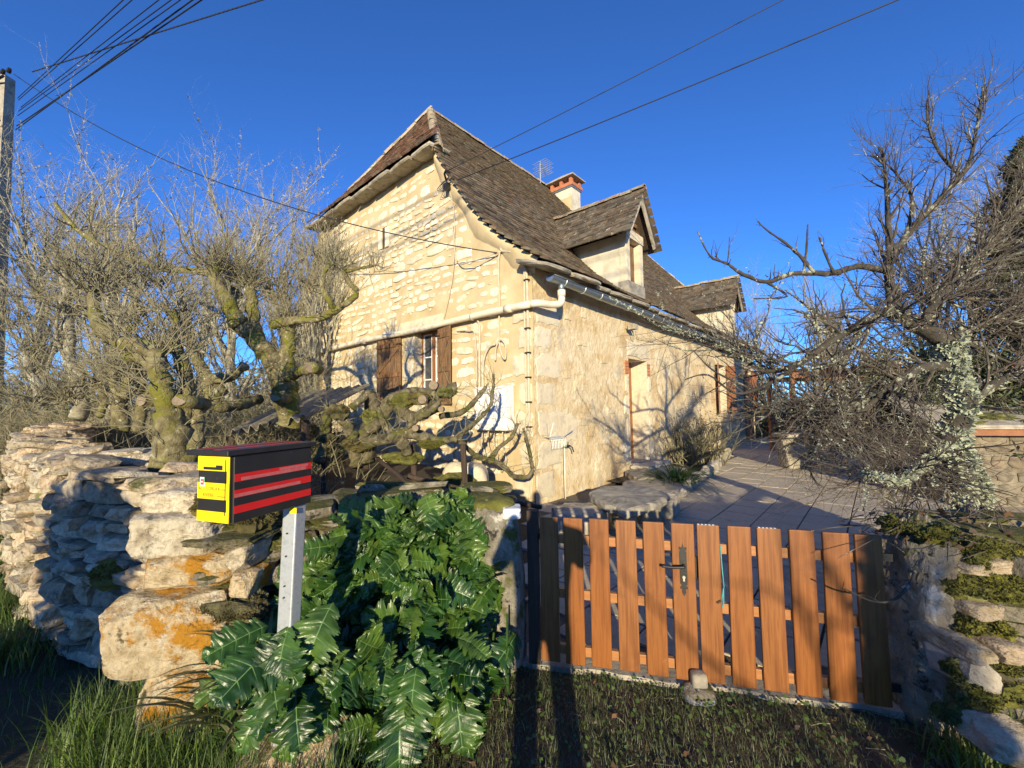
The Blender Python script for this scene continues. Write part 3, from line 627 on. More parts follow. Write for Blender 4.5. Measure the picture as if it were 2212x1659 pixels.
pieces(roof, 'ridge_tile', [hp], MT['ridgetile'], rt_, 300, smooth=False)
# ---- stone eave slabs over the gutter
s = -.32; rr = random.Random(9)
while s < HL + .1:
    wd = rr.uniform(.5, 1.1)
    if not any(a - .2 < s + wd / 2 < b_ + .2 for a, b_ in DORM) or True:
        raw('eave_slab', mesh('eave_slab', *blob(4, 8., .06, rr.randrange(999), .05)), MT['slab'], house, Matrix(M4(eS * wd / 2 * 1.01, eT * .34 + eZ * .14, eZ * .04 - eT * .01, hl(s + wd / 2, -.20 + rr.gauss(0, .025), 4.02 + rr.gauss(0, .015))).tolist()))
    s += wd
# ---- gutter, brackets, outlet, drain pipe
a = np.linspace(math.pi * .98, math.pi * 2.02, 13); V = []; ss = np.linspace(.06, HL + .2, 50)
for s in ss:
    zz = 3.83 - .06 * (s / HL) + .006 * math.sin(s * 2.1)
    V += [hl(s, -.33 + .085 * math.cos(x), zz + .085 * math.sin(x)) for x in a] + [hl(s, -.33 - .085 * 1.02 + .012, zz + .012)]
V = np.array(V); n = 14; i = (np.arange(len(ss) - 1)[:, None] * n + np.arange(n - 1)).ravel(); g1 = (V, [np.stack([i, i + 1, i + n + 1, i + n], -1)])
g2 = (np.vstack([V[:13], [hl(.06, -.33, 3.83)]]), [np.array([[k, 13, k + 1] for k in range(12)])])
gut = part('gutter', [g1, g2, tube(hl(ss, np.full(50, -.425), 3.842 - .06 * ss / HL), .013, 6)], MT['zinc'], house, True)
for s in np.arange(.45, HL, .62):
    zz = 3.83 - .06 * (s / HL); P = [hl(s, -.33 + .091 * math.cos(x), zz + .091 * math.sin(x)) for x in a] + [hl(s, -.2, zz + .06)]
    part('gutter_bracket', tube(np.array(P)[::-1], .008, 5), MT['galv'], gut)
part('downpipe', tube(hl([.40] * 3, [-.33] * 3, [3.79, 3.72, 3.64]), .052, 14), MT['zinc'], house, True)
pth = smooth_path([hl(.40, -.33, 3.66), hl(.40, -.33, 3.50), hl(.36, -.31, 3.42), hl(.18, -.24, 3.385), hl(-.06, -.19, 3.375), hl(-.13, -.08, 3.372)], 6)
dp = part('drain_pipe', [tube(pth, .062, 16), tube(hl([-.13] * 40, np.linspace(-.05, 9.9, 40), 3.372 + .012 * np.sin(np.linspace(0, 14, 40))), .062, 16)], MT['pvc'], house, True)
for t in (.35, 5.3): part('pipe_socket', tube(hl([-.13, -.13], [t, t + .16], [3.375, 3.375]), .072, 16), MT['pvc'], dp, True)
part('pipe_socket', tube(hl([.40, .40], [-.33, -.33], [3.66, 3.55]), .070, 16), MT['pvc'], dp, True)
for t in (1.35, 3.9, 6.6, 8.8): part('pipe_clip', tube(hl([-.13, -.13], [t, t + .03], [3.375, 3.375]), .070, 14), MT['galv'], dp)
# ---- cables on the gable
def cab(pts, r_=.012, name='cable', m='cable', k=6): return part(name, tube(smooth_path([hl(*p) for p in pts], k), r_, 6), MT[m], house, True)
cab([(-.05, .62, 4.62), (-.05, .66, 4.5), (-.07, .45, 4.42), (-.07, .22, 4.3), (-.06, .10, 4.05), (-.05, .07, 3.6), (-.05, .07, 2.4), (-.05, .08, 1.24)], .028, 'conduit')
cab([(-.05, .13, 4.1), (-.05, .14, 3.0), (-.05, .12, 1.6), (-.05, .06, .6), (-.05, .1, .1)], .018, 'conduit')
for z_ in np.arange(1.3, 3.9, .42): part('cable_clip', hbox(-.09, -.02, .03, .12, z_, z_ + .02), MT['iron'], house)
cab([(-.05, .62, 4.6), (-.06, .72, 4.35), (-.06, .72, 3.6), (-.06, .74, 2.9), (-.07, .68, 2.62), (-.08, .58, 2.5), (-.08, .56, 2.72), (-.07, .68, 2.86), (-.07, .8, 2.74), (-.06, .84, 2.5)], .016)
cab([(-.06, .84, 2.8), (-.07, 1.0, 2.75), (-.07, 1.14, 2.5), (-.06, 1.17, 2.0)], .024, 'conduit')
cab([(-.05, 1.30, 3.3), (-.06, 1.24, 3.15), (-.06, 1.25, 2.5), (-.06, 1.26, 2.0)], .022, 'conduit'); cab([(-.05, 1.9, 3.18), (-.06, 1.55, 3.14), (-.06, 1.36, 3.0), (-.06, 1.32, 2.0)], .012)
cab([(-.09, 2.12, 6.30), (-.05, 1.95, 5.6), (-.05, 2.0, 4.4), (-.05, 2.3, 3.5)], .007); cab([(-.06, 2.0, 5.4), (-.06, 1.86, 4.6), (-.2, 1.3, 4.42), (-.06, .66, 4.48)], .012)
# cable clamp where the overhead wires meet the wall
cl = part('cable_clamp', [tube(hl([-.12, -.22, -.26], [2.12, 2.05, 1.95], [6.36, 6.42, 6.44]), .022, 8), hbox(-.2, -.06, 2.0, 2.12, 6.12, 6.24)], MT['iron'], house)
for k in range(4): cab([(-.1, 2.12, 6.36), (-.16 - .02 * k, 2.2 + .03 * k, 6.3 - .04 * k), (-.14, 2.16, 6.12), (-.09, 2.06, 6.18)], .006, 'loose_wire', 'wire', 5)
# meter box
mb = part('meter_box', hbox(-.26, -.03, .42, 1.20, 1.24, 2.02), MT['white'], house); bevel(mb, .02, 2)
part('box_door', hbox(-.275, -.262, .47, 1.15, 1.29, 1.97), MT['white'], mb)
for t in (.6, .8, .95, 1.1): cab([(-.14, t, 1.26), (-.13, t + .03, 1.0), (-.12, t - .05, .72), (-.08, t + .1, .5)], .014, 'conduit')
# ---- chimney
CS0, CS1, CT0, CT1 = 7.6, 8.2, 4.0, 4.95
ch = part('chimney', hbox(CS0, CS1, CT0, CT1, 8.6, 10.000), MT['cement'], house)
part('chimney_band', hbox(CS0 - .05, CS1 + .05, CT0 - .05, CT1 + .05, 9.980, 10.04), MT['zinc'], ch)
part('brick_course', hbox(CS0 - .07, CS1 + .07, CT0 - .07, CT1 + .07, 10.042, 10.170), MT['terra'], ch)
for s in (CS0 + .03, CS1 - .03):
    for t in (CT0 + .04, (CT0 + CT1) / 2, CT1 - .04): part('brick_pier', hbox(s - .06, s + .06, t - .06, t + .06, 10.172, 10.400), MT['terra'], ch)
V = H3([[CS0 - .16, CT0 - .16, 10.380], [CS1 + .16, CT0 - .16, 10.380], [CS1 + .16, CT1 + .16, 10.380], [CS0 - .16, CT1 + .16, 10.380], [CS0 - .16, CT0 - .16, 10.420], [CS1 + .16, CT0 - .16, 10.420], [CS1 + .16, CT1 + .16, 10.420], [CS0 - .16, CT1 + .16, 10.420], [CS0 + .05, (CT0 + CT1) / 2, 10.600], [CS1 - .05, (CT0 + CT1) / 2, 10.600]])
part('chimney_cap', (V, [np.array([[0, 3, 2, 1], [0, 1, 5, 4], [2, 3, 7, 6], [1, 2, 6, 5], [3, 0, 4, 7], [4, 5, 9, 8], [6, 7, 8, 9]]), np.array([[5, 6, 9], [7, 4, 8]])]), MT['slab'], ch)
part('chimney_flashing', [hbox(CS0 - .05, CS0 - .004, CT0, CT1, 9.0, 9.6)], MT['mortar'], ch)
# ---- antenna
an = part('antenna', tube(hl([7.1, 7.1], [5.1, 5.1], [10.0, 11.2]), .02, 6), MT['galv'], house)
for k, z_ in enumerate((11.15, 10.98, 10.80)):
    part('antenna_boom', tube(hl([7.0, 7.5], [5.1 - .1 * k, 5.1], [z_, z_]), .012, 5), MT['galv'], an)
    for x in np.linspace(7.02, 7.48, 5): part('antenna_element', tube(hl([x, x], [4.75, 5.4], [z_, z_]), .012, 4), MT['galv'], an)
# ---- dormers
def dormer(a, b_, s0, s1, ax, ze, za, zb):
    """walls s0..s1, roof a..b_ with apex at ax"""
    zs = ze + .08; Y0 = 0.
    tb = float(np.interp(zs, PROF[:, 1], PROF[:, 0]))
    ts = np.linspace(Y0, tb, 8); prs = []
    for s in (s0, s1):
        lo = [hl(s, t, float(zroof(t)) - .12) for t in ts]; hi = [hl(s, t, zs) for t in ts]; V = np.array(lo + hi); q = np.arange(7); prs.append((V, [np.stack([q, q + 1, q + 9, q + 8], -1)]))
    d_ = part('dormer', prs, MT['cement'], house)
    # front: stone surround, gable triangle, shutter
    ow = .16; part('dormer_jamb', [hbox(s0 - .012, s0 + ow, -.03, .16, zb, ze), hbox(s1 - ow, s1 + .012, -.03, .16, zb, ze)], MT['wstone'], d_)
    part('dormer_lintel', hbox(s0 - .03, s1 + .03, -.05, .2, ze + .002, ze + .22), MT['wstone'], d_); part('dormer_sill', hbox(s0 - .02, s1 + .02, -.06, .2, zb - .3, zb - .002), MT['slab'], d_)
    part('dormer_shutter', [hbox(s0 + ow + i * .105, s0 + ow + .1 + i * .105, .13, .15, zb, ze) for i in range(int((s1 - s0 - 2 * ow) / .105) + 1)], MT['oldwood'], d_)
    sl = (za - ze) / (ax - a)
    for k, z_ in enumerate(np.arange(ze + .25, za - .25, .17)):
        hw_ = (za - z_) / sl - .15
        if hw_ > .05: part('louvre', hbox(ax - hw_, ax + hw_, .02, .06, z_, z_ + .09), MT['oldwood'], d_)
    V = H3([[a + .05, .08, ze + .05], [b_ - .05, .08, ze + .05], [ax, .08, za - .04]]); part('dormer_gable', (V, [np.array([[0, 1, 2]])]), MT['core'], d_)
    yf = -.28
    for sg in (-1, 1):
        e_ = a if sg < 0 else b_; ea = hl(e_, yf, ze - .02); ap = hl(ax, yf, za - .02); dv = nrm(ap - ea); nv = nrm(np.cross(dv, eT)) * 1.; nv = nv if nv[2] > 0 else -nv
        Vb, Fb = boxV(0, 1, 0, 1, 0, 1); Lr = np.linalg.norm(ap - ea)
        part('barge_board', (ea + Vb[:, :1] * dv * Lr - Vb[:, 2:] * nv * .14 + Vb[:, 1:2] * eT * .035 - nv * .03, Fb), MT['slab'], d_)
        # deck and tiles
        tE = float(np.interp(ze, PROF[:, 1], PROF[:, 0])) + .15; tA = float(np.interp(za, PROF[:, 1], PROF[:, 0])) + .2
        Vd = np.array([hl(e_, yf + .01, ze), hl(ax, yf + .01, za), hl(ax, tA, za), hl(e_, tE, ze)]); Vd = np.vstack([Vd, Vd - nv * .05])
        part('dormer_deck', (Vd, [np.array([[0, 1, 2, 3], [7, 6, 5, 4], [0, 4, 5, 1], [3, 7, 4, 0]])]), MT['darkwood'], d_)
        q = .0; row = 0; tl = []; r_ = random.Random(int(s0 * 10) + sg)
        while q < Lr + .02:
            f_ = q / Lr; tend = tE + (tA - tE) * f_; y = yf - .03 + (.08 if row % 2 else 0)
            while y < tend:
                base = ea + dv * q + eT * (y - yf); Y_ = nrm(dv - nv * .10 + eT * r_.gauss(0, .04)); X_ = nrm(eT + dv * r_.gauss(0, .03))
                tl.append((0, M4(X_ * .165, Y_ * .2, nv * .022, base + nv * (.03 + r_.gauss(0, .004)) - dv * .03))); y += .17
            q += .115; row += 1
        pieces(d_, 'dormer_tile', tv, MT['tile2'], tl, 170, stuff='small_dormer_tiles')
    global rt_
    rt_ = []; run(hl(ax, yf - .02, za + .05), hl(ax, float(np.interp(za, PROF[:, 1], PROF[:, 0])) + .1, za + .05), .09, .34); pieces(d_, 'ridge_tile', [hp], MT['ridgetile'], rt_, 60)
dormer(3.20, 4.82, 3.63, 4.52, 4.0, 5.70, 6.90, 4.62)
dormer(12.30, 13.95, 12.62, 13.58, 13.05, 5.62, 6.75, 4.55)
# wall lamp, tap post and wire rack
lp = part('wall_lamp', [hbox(3.42, 3.6, -.26, -.10, 3.40, 3.52), tube(hl([3.5, 3.5], [-.1, .02], [3.46, 3.46]), .03, 8)], MT['slab'], house)
cab([(3.5, -.12, 3.45), (3.66, -.14, 3.2), (3.8, -.1, 3.35), (4.1, -.06, 3.28), (5.0, -.04, 3.3)], .008, 'lamp_cable')

# ================================================================== GATE
gate = thing('picket_gate', GL + (GR - GL) / 2 - [0, 0, 0], 'low orange varnished double picket gate with black lever handle', 'gate')
def gp(a, n, z): return GL + np.multiply.outer(np.asarray(a, float), gdir) + np.multiply.outer(np.asarray(n, float), gnor) + np.multiply.outer(np.asarray(z, float), eZ)
def gbox(a0, a1, n0, n1, z0, z1): V, Fs = boxV(a0, a1, n0, n1, z0, z1); return gp(V[:, 0], V[:, 1], V[:, 2]), Fs
def galong(px, py): return float((PL(px, py, GL, gnor) - GL) @ gdir), float(PL(px, py, GL, gnor)[2])
lefts = [1166, 1217, 1272, 1330, 1388, 1448, 1503, 1567, 1633, 1701, 1771, 1843]; wid = [39, 41, 42, 43, 45, 49, 48, 50, 52, 54, 57, 58]
tops = [1115, 1117, 1119, 1122, 1125, 1128, 1131, 1134, 1138, 1142, 1147, 1152]
rr = random.Random(4); SA = []
for k in range(12):
    a0, z1 = galong(lefts[k], tops[k]); a1, _ = galong(lefts[k] + wid[k], tops[k]); SA.append((a0, a1))
    V, Fs = gbox(a0, a1, 0, .022, .045 + rr.gauss(0, .003), z1); V[4:] += gdir * rr.gauss(0, .002)
    bevel(part('picket', (V, Fs), MT['gatewood'], gate), .004, 2)
for (i, j) in ((0, 5), (6, 11)):
    for z_ in (.115, .46, .80):
        bevel(part('rail', gbox(SA[i][0] + .005, SA[j][1] - .005, -.034, -.001, z_ - .028, z_ + .028), MT['railwood'], gate), .003, 2)
    for z_ in (.80, .115):
        a = SA[0][0] - .05 if i == 0 else SA[11][1] - .02; part('hinge', gbox(a, a + .09, -.05, -.036, z_ - .02, z_ + .02), MT['iron'], gate)
part('gate_post', gbox(SA[0][0] - .085, SA[0][0] - .018, -.06, .01, -.05, .97), MT['darkwood'], gate)
for k in (6, 8):                                      # white bird-lime flecks on two picket tops
    zt = galong(lefts[k], tops[k])[1]
    part('chipped_top', [gbox(SA[k][0] + .006 + q * .02, SA[k][0] + .017 + q * .02, .003, .019, zt + .0002, zt + .002) for q in range(5)], MT['white'], gate)
# escutcheon
a6, z6 = galong(1475, 1226); hw_ = .019
ol = [(-.4, .118), (0, .150), (.4, .118), (.45, .125), (1.05, .128), (1.15, .116), (.7, .108), (1, .10), (1, -.085), (.55, -.095), (1.1, -.103), (1.05, -.115), (.5, -.112), (.55, -.135), (0, -.155)]
ol = ol + [(-x, z) for x, z in ol[::-1][1:]][:-3]; n = len(ol)
V = np.array([gp(a6 + x * hw_, nn, z6 + z) for nn in (.0235, .027) for x, z in ol]); i = np.arange(n); j = (i + 1) % n
es = part('lock_plate', (V, [np.stack([i, i + n, j + n, j], -1), np.arange(n, 2 * n)[None, :]]), MT['iron'], gate)
part('lever_handle', tube(smooth_path([gp(a6, .027, z6 + .025), gp(a6, .06, z6 + .025), gp(a6 - .012, .066, z6 + .024), gp(a6 - .07, .066, z6 + .020), gp(a6 - .125, .062, z6 + .022)], 4), .0085, 8), MT['iron'], es, True)
part('lock_cylinder', [tube(gp([a6, a6], [.027, .034], [z6 - .045, z6 - .045]), .0085, 12), gbox(a6 - .005, a6 + .005, .027, .033, z6 - .068, z6 - .048)], MT['brass'], es)
part('lock_case', gbox(SA[5][1] - .03, SA[6][0] + .012, -.022, -.004, z6 - .06, z6 + .065), MT['iron'], gate)
part('latch_bolt', gbox(SA[4][1] - .02, SA[5][0] + .02, -.022, -.008, z6 + .06, z6 + .075), MT['iron'], gate)
a7, z7 = galong(1556, 1185); cpts = smooth_path([gp(a7, .004, z7 + .02), gp(a7 + .002, .012, z7 - .1), gp(a7 + .008, .012, z7 - .21), gp(a7 + .004, .014, z7 - .225), gp(a7 - .008, .016, z7 - .30), gp(a7 - .006, .016, z7 - .33), gp(a7 + .002, .016, z7 - .30), gp(a7 + .005, .014, z7 - .22)], 5)
cd_ = thing('cord_loop', gp(a7, .012, z7 - .33), 'thin teal cord hanging from the gate beside the middle picket', 'cord'); part('cord', tube(cpts, .0035, 6), MT['cord'], cd_, True)
part('toggle', tube(gp([a7 - .035, a7 - .012], [.03, .028], [z7 - .30, z7 - .285]), .006, 6), MT['darkwood'], cd_)
# gate stop
gs = thing('gate_stop', G(1508, 1500), 'rounded stone gate stop with worn blue paint under the gate', 'gate stop')
c = G(1510, 1498); V, Fs = blob(8, 3., .06, 8, .02); part('stone_foot', (c + V * [.085, .075, .05] + [0, 0, .0], Fs), MT['mossstone'], gs, True)
part('stop_block', (c + blob(4, 6., .05, 9)[0] * [.042, .035, .045] + [-.0, -.0, .075], blob(4, 6., .05, 9)[1]), MT['slab'], gs, True)
part('paint_skirt', (c + blob(8, 3., .06, 8, .02)[0] * [.090, .080, .03] + [0, 0, -.015], blob(8, 3., .06, 8)[1]), mat('blue_paint', [(.10, .12, .20), (.35, .36, .38)], 30, .8, .3, 60), gs, True)

# ================================================================== PILLARS
def rough_column(name, label, c, hx, hy, h, mkey, seed, cat='pillar', lean=(0, 0), yaw=0., fine=.03, amp=.10):
    V, Fs = blob(30, 8., amp, seed, fine * .5, 14, .80); V = V + .03 * np.stack([sn(V * [1, 1, 3], seed + 70 + i_, 9.) for i_ in range(3)], -1); V = V * [hx, hy, h / 2]; V[:, 0] += lean[0] * (V[:, 2] + h / 2); V[:, 1] += lean[1] * (V[:, 2] + h / 2); V = V @ rotz(yaw).T
    t = thing(name, [c[0], c[1], 0], label, cat); part('shaft', (V + [c[0], c[1], h / 2 - .05], Fs), MT[mkey], t, False); return t
lp_c = np.array([-.10, 2.80, 0]); lpil = rough_column('stone_gatepost', 'squat mossy stone gatepost with white-splashed top left of the gate', lp_c, .155, .15, 1.04, 'mossstone', 3, yaw=-.2)
V, Fs = blob(10, 6., .12, 31, .05); part('white_splash', (V * [.06, .085, .035] + lp_c + [.085, -.05, .972], Fs), MT['white'], lpil, True)
V, Fs = blob(10, 3., .12, 32, .05); part('moss_cap', (V * [.13, .11, .045] + lp_c + [-.03, .03, 1.0], Fs), MT['moss'], lpil, True)
rp_c = np.array([2.20, 2.30, 0]); rpil = rough_column('stone_gatepost', 'tall rugged pitted stone gatepost with moss, right of the gate', rp_c, .145, .15, 1.0, 'mossstone', 12, lean=(.03, .0), fine=.05, amp=.16)
def mossy(parent, c, rx, ry, rz, n, key='moss', seed=0, name='moss', L_=.02):
    """cushion of short moss shoots over an ellipsoid"""
    r = np.random.default_rng(seed); d_ = nrm(r.normal(size=(n, 3))); d_[:, 2] = np.abs(d_[:, 2]) * .9 - .1; rad = 1 + .35 * sn(d_, seed, 3.)
    p = np.asarray(c) + d_ * rad[:, None] * [rx, ry, rz]; dirv = nrm(d_ / [rx, ry, rz] + r.normal(size=(n, 3)) * .5 * np.linalg.norm(d_ / [rx, ry, rz], axis=1)[:, None]); L = r.uniform(.4, 1.1, n)[:, None] * L_ * .8
    sd = nrm(np.cross(dirv, r.normal(size=(n, 3)))) * L * .35
    V = np.stack([p - sd, p + sd, p + dirv * L], 1).reshape(-1, 3); Bv, Bf = blob(8, 2.2, .12, seed); Bv = np.asarray(c) + nrm(Bv) * (1 + .35 * sn(nrm(Bv), seed, 3.))[:, None] * [rx, ry, rz] * .97
    o = part(name, [(V, [np.arange(3 * n).reshape(-1, 3)]), (Bv, Bf)], MT[key], parent); o['kind'] = 'stuff'; return o
rq = random.Random(3)
for k in range(26):
    z_ = rq.choice([.92, .95, .98, .8, .7, .6, .3, .2]); mossy(rpil, rp_c + [rq.uniform(-.14, .17) if z_ > .85 else rq.uniform(.06, .17), rq.uniform(-.12, .08) if z_ > .85 else rq.uniform(-.15, -.1), z_ + rq.gauss(0, .02)], rq.uniform(.03, .08), rq.uniform(.03, .07), rq.uniform(.02, .06), 900, 'moss', 100 + k)

# ================================================================== DRY STONE WALLS
def path_frame(pts, step=.05):
    P = smooth_path(pts, 12); d_ = np.r_[0, np.cumsum(np.linalg.norm(np.diff(P, axis=0), axis=1))]; u = np.arange(0, d_[-1], step)
    Q = np.stack([np.interp(u, d_, P[:, k]) for k in range(3)], -1); T = nrm(np.gradient(Q, axis=0)); return u, Q, T
sv = [blob(3, 9., .16, 100 + i, 0., 7, .62) for i in range(16)]
def drywall(name, label, pts, height, thick, side, mkey, seed, hmin=.05, hmax=.13, lmin=.16, lmax=.5, limit=300, capmoss=False, lay_tilt=.0, inner=True, hf=None):
    """pts: line of the outer face (2D); side = +1 if the wall body lies to the left of the path"""
    r = random.Random(seed); u, Q, T = path_frame([[a, b, 0] for a, b in pts]); Nn = np.stack([-T[:, 1], T[:, 0], np.zeros(len(T))], -1) * side; Lw = u[-1]
    t = thing(name, [*(Q[len(Q) // 2][:2]), 0], label, 'wall')
    hf = hf or (lambda x: height)
    n = len(u); c0 = Q + Nn * .10; c1 = Q + Nn * (thick - .08); hh = np.array([hf(x) for x in u]) - .06
    V = np.concatenate([c0 - eZ * .1, c0 + hh[:, None] * eZ, c1 + hh[:, None] * eZ, c1 - eZ * .1]); i = np.arange(n - 1); core = part('core', (V, [np.vstack([np.stack([i + k * n, i + (k + 1) * n, i + 1 + (k + 1) * n, i + 1 + k * n], -1) for k in range(3)])]), MT['core'], t)
    out = []
    def lay(x, off, z, L_, dep, h_, tilt=0.):
        k = min(int((x + L_ / 2) / .05), n - 1); X_ = T[k]; N_ = Nn[k]; yaw = r.gauss(0, .16); roll = r.gauss(0, .10) + tilt
        X2 = nrm(X_ + N_ * yaw + eZ * r.gauss(0, .05)); N2 = nrm(np.cross(eZ, X2)); Z2 = nrm(np.cross(X2, N2) + N2 * roll); N2 = np.cross(Z2, X2)
        out.append((r.randrange(16), M4(X2 * L_ / 2 * 1.04, N2 * dep / 2, Z2 * h_ / 2 * 1.05, Q[k] + N_ * off + eZ * (z + h_ / 2))))
    z = -.03
    while z < max(hh) + .04:
        h_ = r.uniform(hmin, hmax); x = -r.uniform(0, .2)
        while x < Lw:
            L_ = r.uniform(lmin, lmax) * (1.25 if h_ > .09 else 1.); hx = hf(max(0, min(Lw, x + L_ / 2)))
            if z < hx - .03:
                h2 = min(h_ * r.uniform(.75, 1.05), hx - z + .03); lay(x,   .10 + r.gauss(0, .03), z, L_, r.uniform(.2, .3), h2)
                if z + h_ > hx - .30 and inner: lay(x, thick - .10 + r.gauss(0, .02), z, L_, .25, h2)
            x += L_ * .97 + r.uniform(0, .015)
        z += h_ * .96
    x = 0                                                     # cap stones, lying flat over the whole width
    while x < Lw:
        L_ = r.uniform(.22, .55); hx = hf(min(x, Lw)); o = r.uniform(-.02, .05)
        for kk in range(2 if r.random() < .7 else 1):
            lay(x, o + thick * (.26 + .48 * kk) + r.gauss(0, .02), hx - .05 + r.uniform(0, .03), L_ * r.uniform(.85, 1.15), thick * r.uniform(.5, .66), r.uniform(.05, .09), r.gauss(0, .04))
        if r.random() < .6: lay(x + r.uniform(-.1, .2), thick * r.uniform(.3, .7), hx + .01, L_ * .7, thick * .45, r.uniform(.04, .07), r.gauss(0, .08))
        x += L_ * .95
    pieces(t, 'stone', sv, MT[mkey], out, limit, stuff='small_wall_stones'); return t
# left wall: from the gatepost behind the acanthus to the corner blocks, then away along the lane
gwl = drywall('garden_wall', 'long pale dry stone wall curving away to the left of the mailbox', [(-2.06, 2.52), (-2.45, 2.70), (-3.25, 3.05), (-4.6, 3.95), (-6.1, 5.12), (-8.2, 7.4), (-9.5, 9.6)], 1.2, .62, -1, 'lime', 41, hmin=.04, hmax=.15, lmin=.09, lmax=.42, hf=lambda x: 1.17 + .05 * math.sin(x * 1.3) + .035 * x)
gw2 = drywall('garden_wall', 'rough dry stone wall behind the big glossy leaves, left of the gatepost', [(-.26, 2.93), (-.7, 2.98), (-1.2, 2.72), (-1.52, 2.46)], 1.02, .55, -1, 'mossstone', 43, limit=140, hf=lambda x: 1.0 + .05 * math.sin(x * 4))
# corner of big blocks
rr = random.Random(17)
def blk(px0, py0, px1, py1, dep, ty, seed, key, yaw=.0, name='corner_block', parent=gwl, k=5., amp=.10, tilt=0.):
    a, b_ = D(px0, py0, dep), D(px1, py1, dep); c = (a + b_) / 2 + [0, ty / 2, 0]; hx, hz = abs(b_[0] - a[0]) / 2, abs(a[2] - b_[2]) / 2
    V, Fs = blob(26, k + 3, amp, seed, .012, 12, .78); V = V + .022 * np.stack([sn(V, seed + 70 + i_, 13.) for i_ in range(3)], -1) + .05 * np.minimum(sn(V, seed + 90, 4.)[:, None] + .35, 0) * nrm(V); V = V * [hx * .985, ty / 2, hz * .95]; c = c - [0, .04, 0]
    if tilt: V[:, 2] += tilt * V[:, 0]
    V = V @ rotz(yaw).T
    return part(name, (V + c, Fs), MT[key], parent)
blk(272, 1112, 455, 1206, 2.34, .5, 1, 'lime', .10, tilt=-.03)
blk(282, 1200, 492, 1292, 2.30, .5, 2, 'lichstone', .05)
blk(210, 1300, 470, 1470, 2.20, .55, 3, 'lichstone', .10, k=4., amp=.13)
blk(285, 1468, 450, 1640, 2.16, .5, 4, 'lichstone', .0)
blk(488, 1178, 540, 1232, 2.34, .3, 5, 'lime'); blk(496, 1232, 548, 1290, 2.34, .3, 6, 'lichstone'); blk(430, 1380, 545, 1500, 2.26, .4, 7, 'lichstone', -.1); blk(390, 1165, 540, 1182, 2.30, .4, 8, 'mossstone')
blk(300, 1060, 420, 1115, 2.45, .45, 9, 'lime', .2); blk(400, 1070, 520, 1120, 2.42, .45, 10, 'lime', -.1); blk(300, 1030, 480, 1062, 2.6, .5, 11, 'lime', .1, tilt=.05)
mossy(gwl, D(440, 1100, 2.34) + [0, .1, 0], .12, .10, .10, 3500, 'mossb', 11); mossy(gwl, D(520, 1130, 2.38) + [0, .1, 0], .12, .10, .10, 3000, 'mossb', 15); mossy(gwl, D(460, 1340, 2.24) + [0, .06, 0], .20, .08, .075, 4500, 'mossb', 12); mossy(gwl, D(520, 1330, 2.30) + [0, .06, 0], .10, .08, .10, 2500, 'mossb', 13)
for k, (px, py, dp_) in enumerate([(100, 1090, 3.7), (150, 1020, 3.5), (60, 1160, 4.2), (240, 1240, 2.75), (90, 1210, 3.9)]): mossy(gwl, D(px, py, dp_), .12, .08, .09, 1500, 'moss', 20 + k)
# right wall
rwl = drywall('garden_wall', 'mossy dry stone wall to the right of the rugged gatepost', [(2.42, 2.22), (2.75, 2.10), (3.3, 2.0), (4.2, 1.9)], .98, .55, 1, 'mossstone', 47, hmin=.06, hmax=.15, lmin=.2, lmax=.55, limit=200, hf=lambda x: .93)
for k in range(44):
    px = rq.uniform(2062, 2225); py = rq.choice([1185, 1195, 1205, 1262, 1290, 1345, 1365, 1440, 1480, 1510, 1540, 1560]); mossy(rwl, D(px, py + rq.gauss(0, 8), 2.2 - (py - 1180) * .0006 - (px - 2062) * .0004) + [0, .03, 0], rq.uniform(.03, .10), rq.uniform(.03, .06), rq.uniform(.015, .05), 800, 'moss', 140 + k)
for (x0, y0, x1, y1, dp_, sd, key, yw, tl_) in [(2062, 1205, 2212, 1246, 2.16, 61, 'lime', .1, .06), (2075, 1300, 2155, 1335, 2.1, 62, 'lime', .1, -.08), (2068, 1385, 2150, 1432, 2.02, 63, 'lime', .1, -.1), (2085, 1432, 2160, 1500, 2.0, 64, 'slab', .1, -.2), (2130, 1390, 2240, 1432, 2.0, 65, 'lime', .1, -.1)]: blk(x0, y0, x1, y1, dp_, .3, sd, key, yw, 'face_stone', rwl, 5., .12, tl_)
wr = thing('boulder', G(2150, 1620), 'white rough boulder at the foot of the mossy right wall', 'boulder'); V, Fs = blob(16, 4., .16, 71, .02, 12, .7); part('rock', (V * [.12, .10, .07] + D(2155, 1590, 1.9), Fs), MT['lime'], wr)
wb = thing('boulder', G(670, 1640), 'pale whitish boulder under the acanthus leaves', 'boulder'); V, Fs = blob(18, 4., .14, 72, .02, 14, .72); part('rock', (V * [.21, .16, .17] + np.array([-1.0, 1.98, .06]), Fs), MT['lime'], wb)

# ================================================================== MAILBOX
ma = math.radians(20); bx_o = np.array([-1.062, 1.60, 1.225]); bsd = np.array([math.sin(ma), math.cos(ma), 0]); bfd = np.array([-math.cos(ma), math.sin(ma), 0]); BL, BW, BH = .37, .185, .255
mail = thing('mailbox', [-1.03, 2.0, 0], 'black mailbox with red stripes and yellow front on a galvanised post', 'mailbox')
def mbx(a0, a1, b0, b1, z0, z1): V, Fs = boxV(a0, a1, b0, b1, z0, z1); return bx_o + V[:, :1] * bfd + V[:, 1:2] * bsd + V[:, 2:] * eZ, [f[:, ::-1] for f in Fs]
body = bevel(part('box', mbx(0, BW, 0, BL, 0, BH), MT['black'], mail), .002, 1)
lid = bevel(part('lid', mbx(-.012, BW + .035, -.035, BL + .02, BH + .001, BH + .022), MT['black'], mail), .002, 1)
for a in (.05, .15): part('stripe', mbx(a, a + .035, -.02, BL + .01, BH + .0222, BH + .0228), MT['red'], lid)
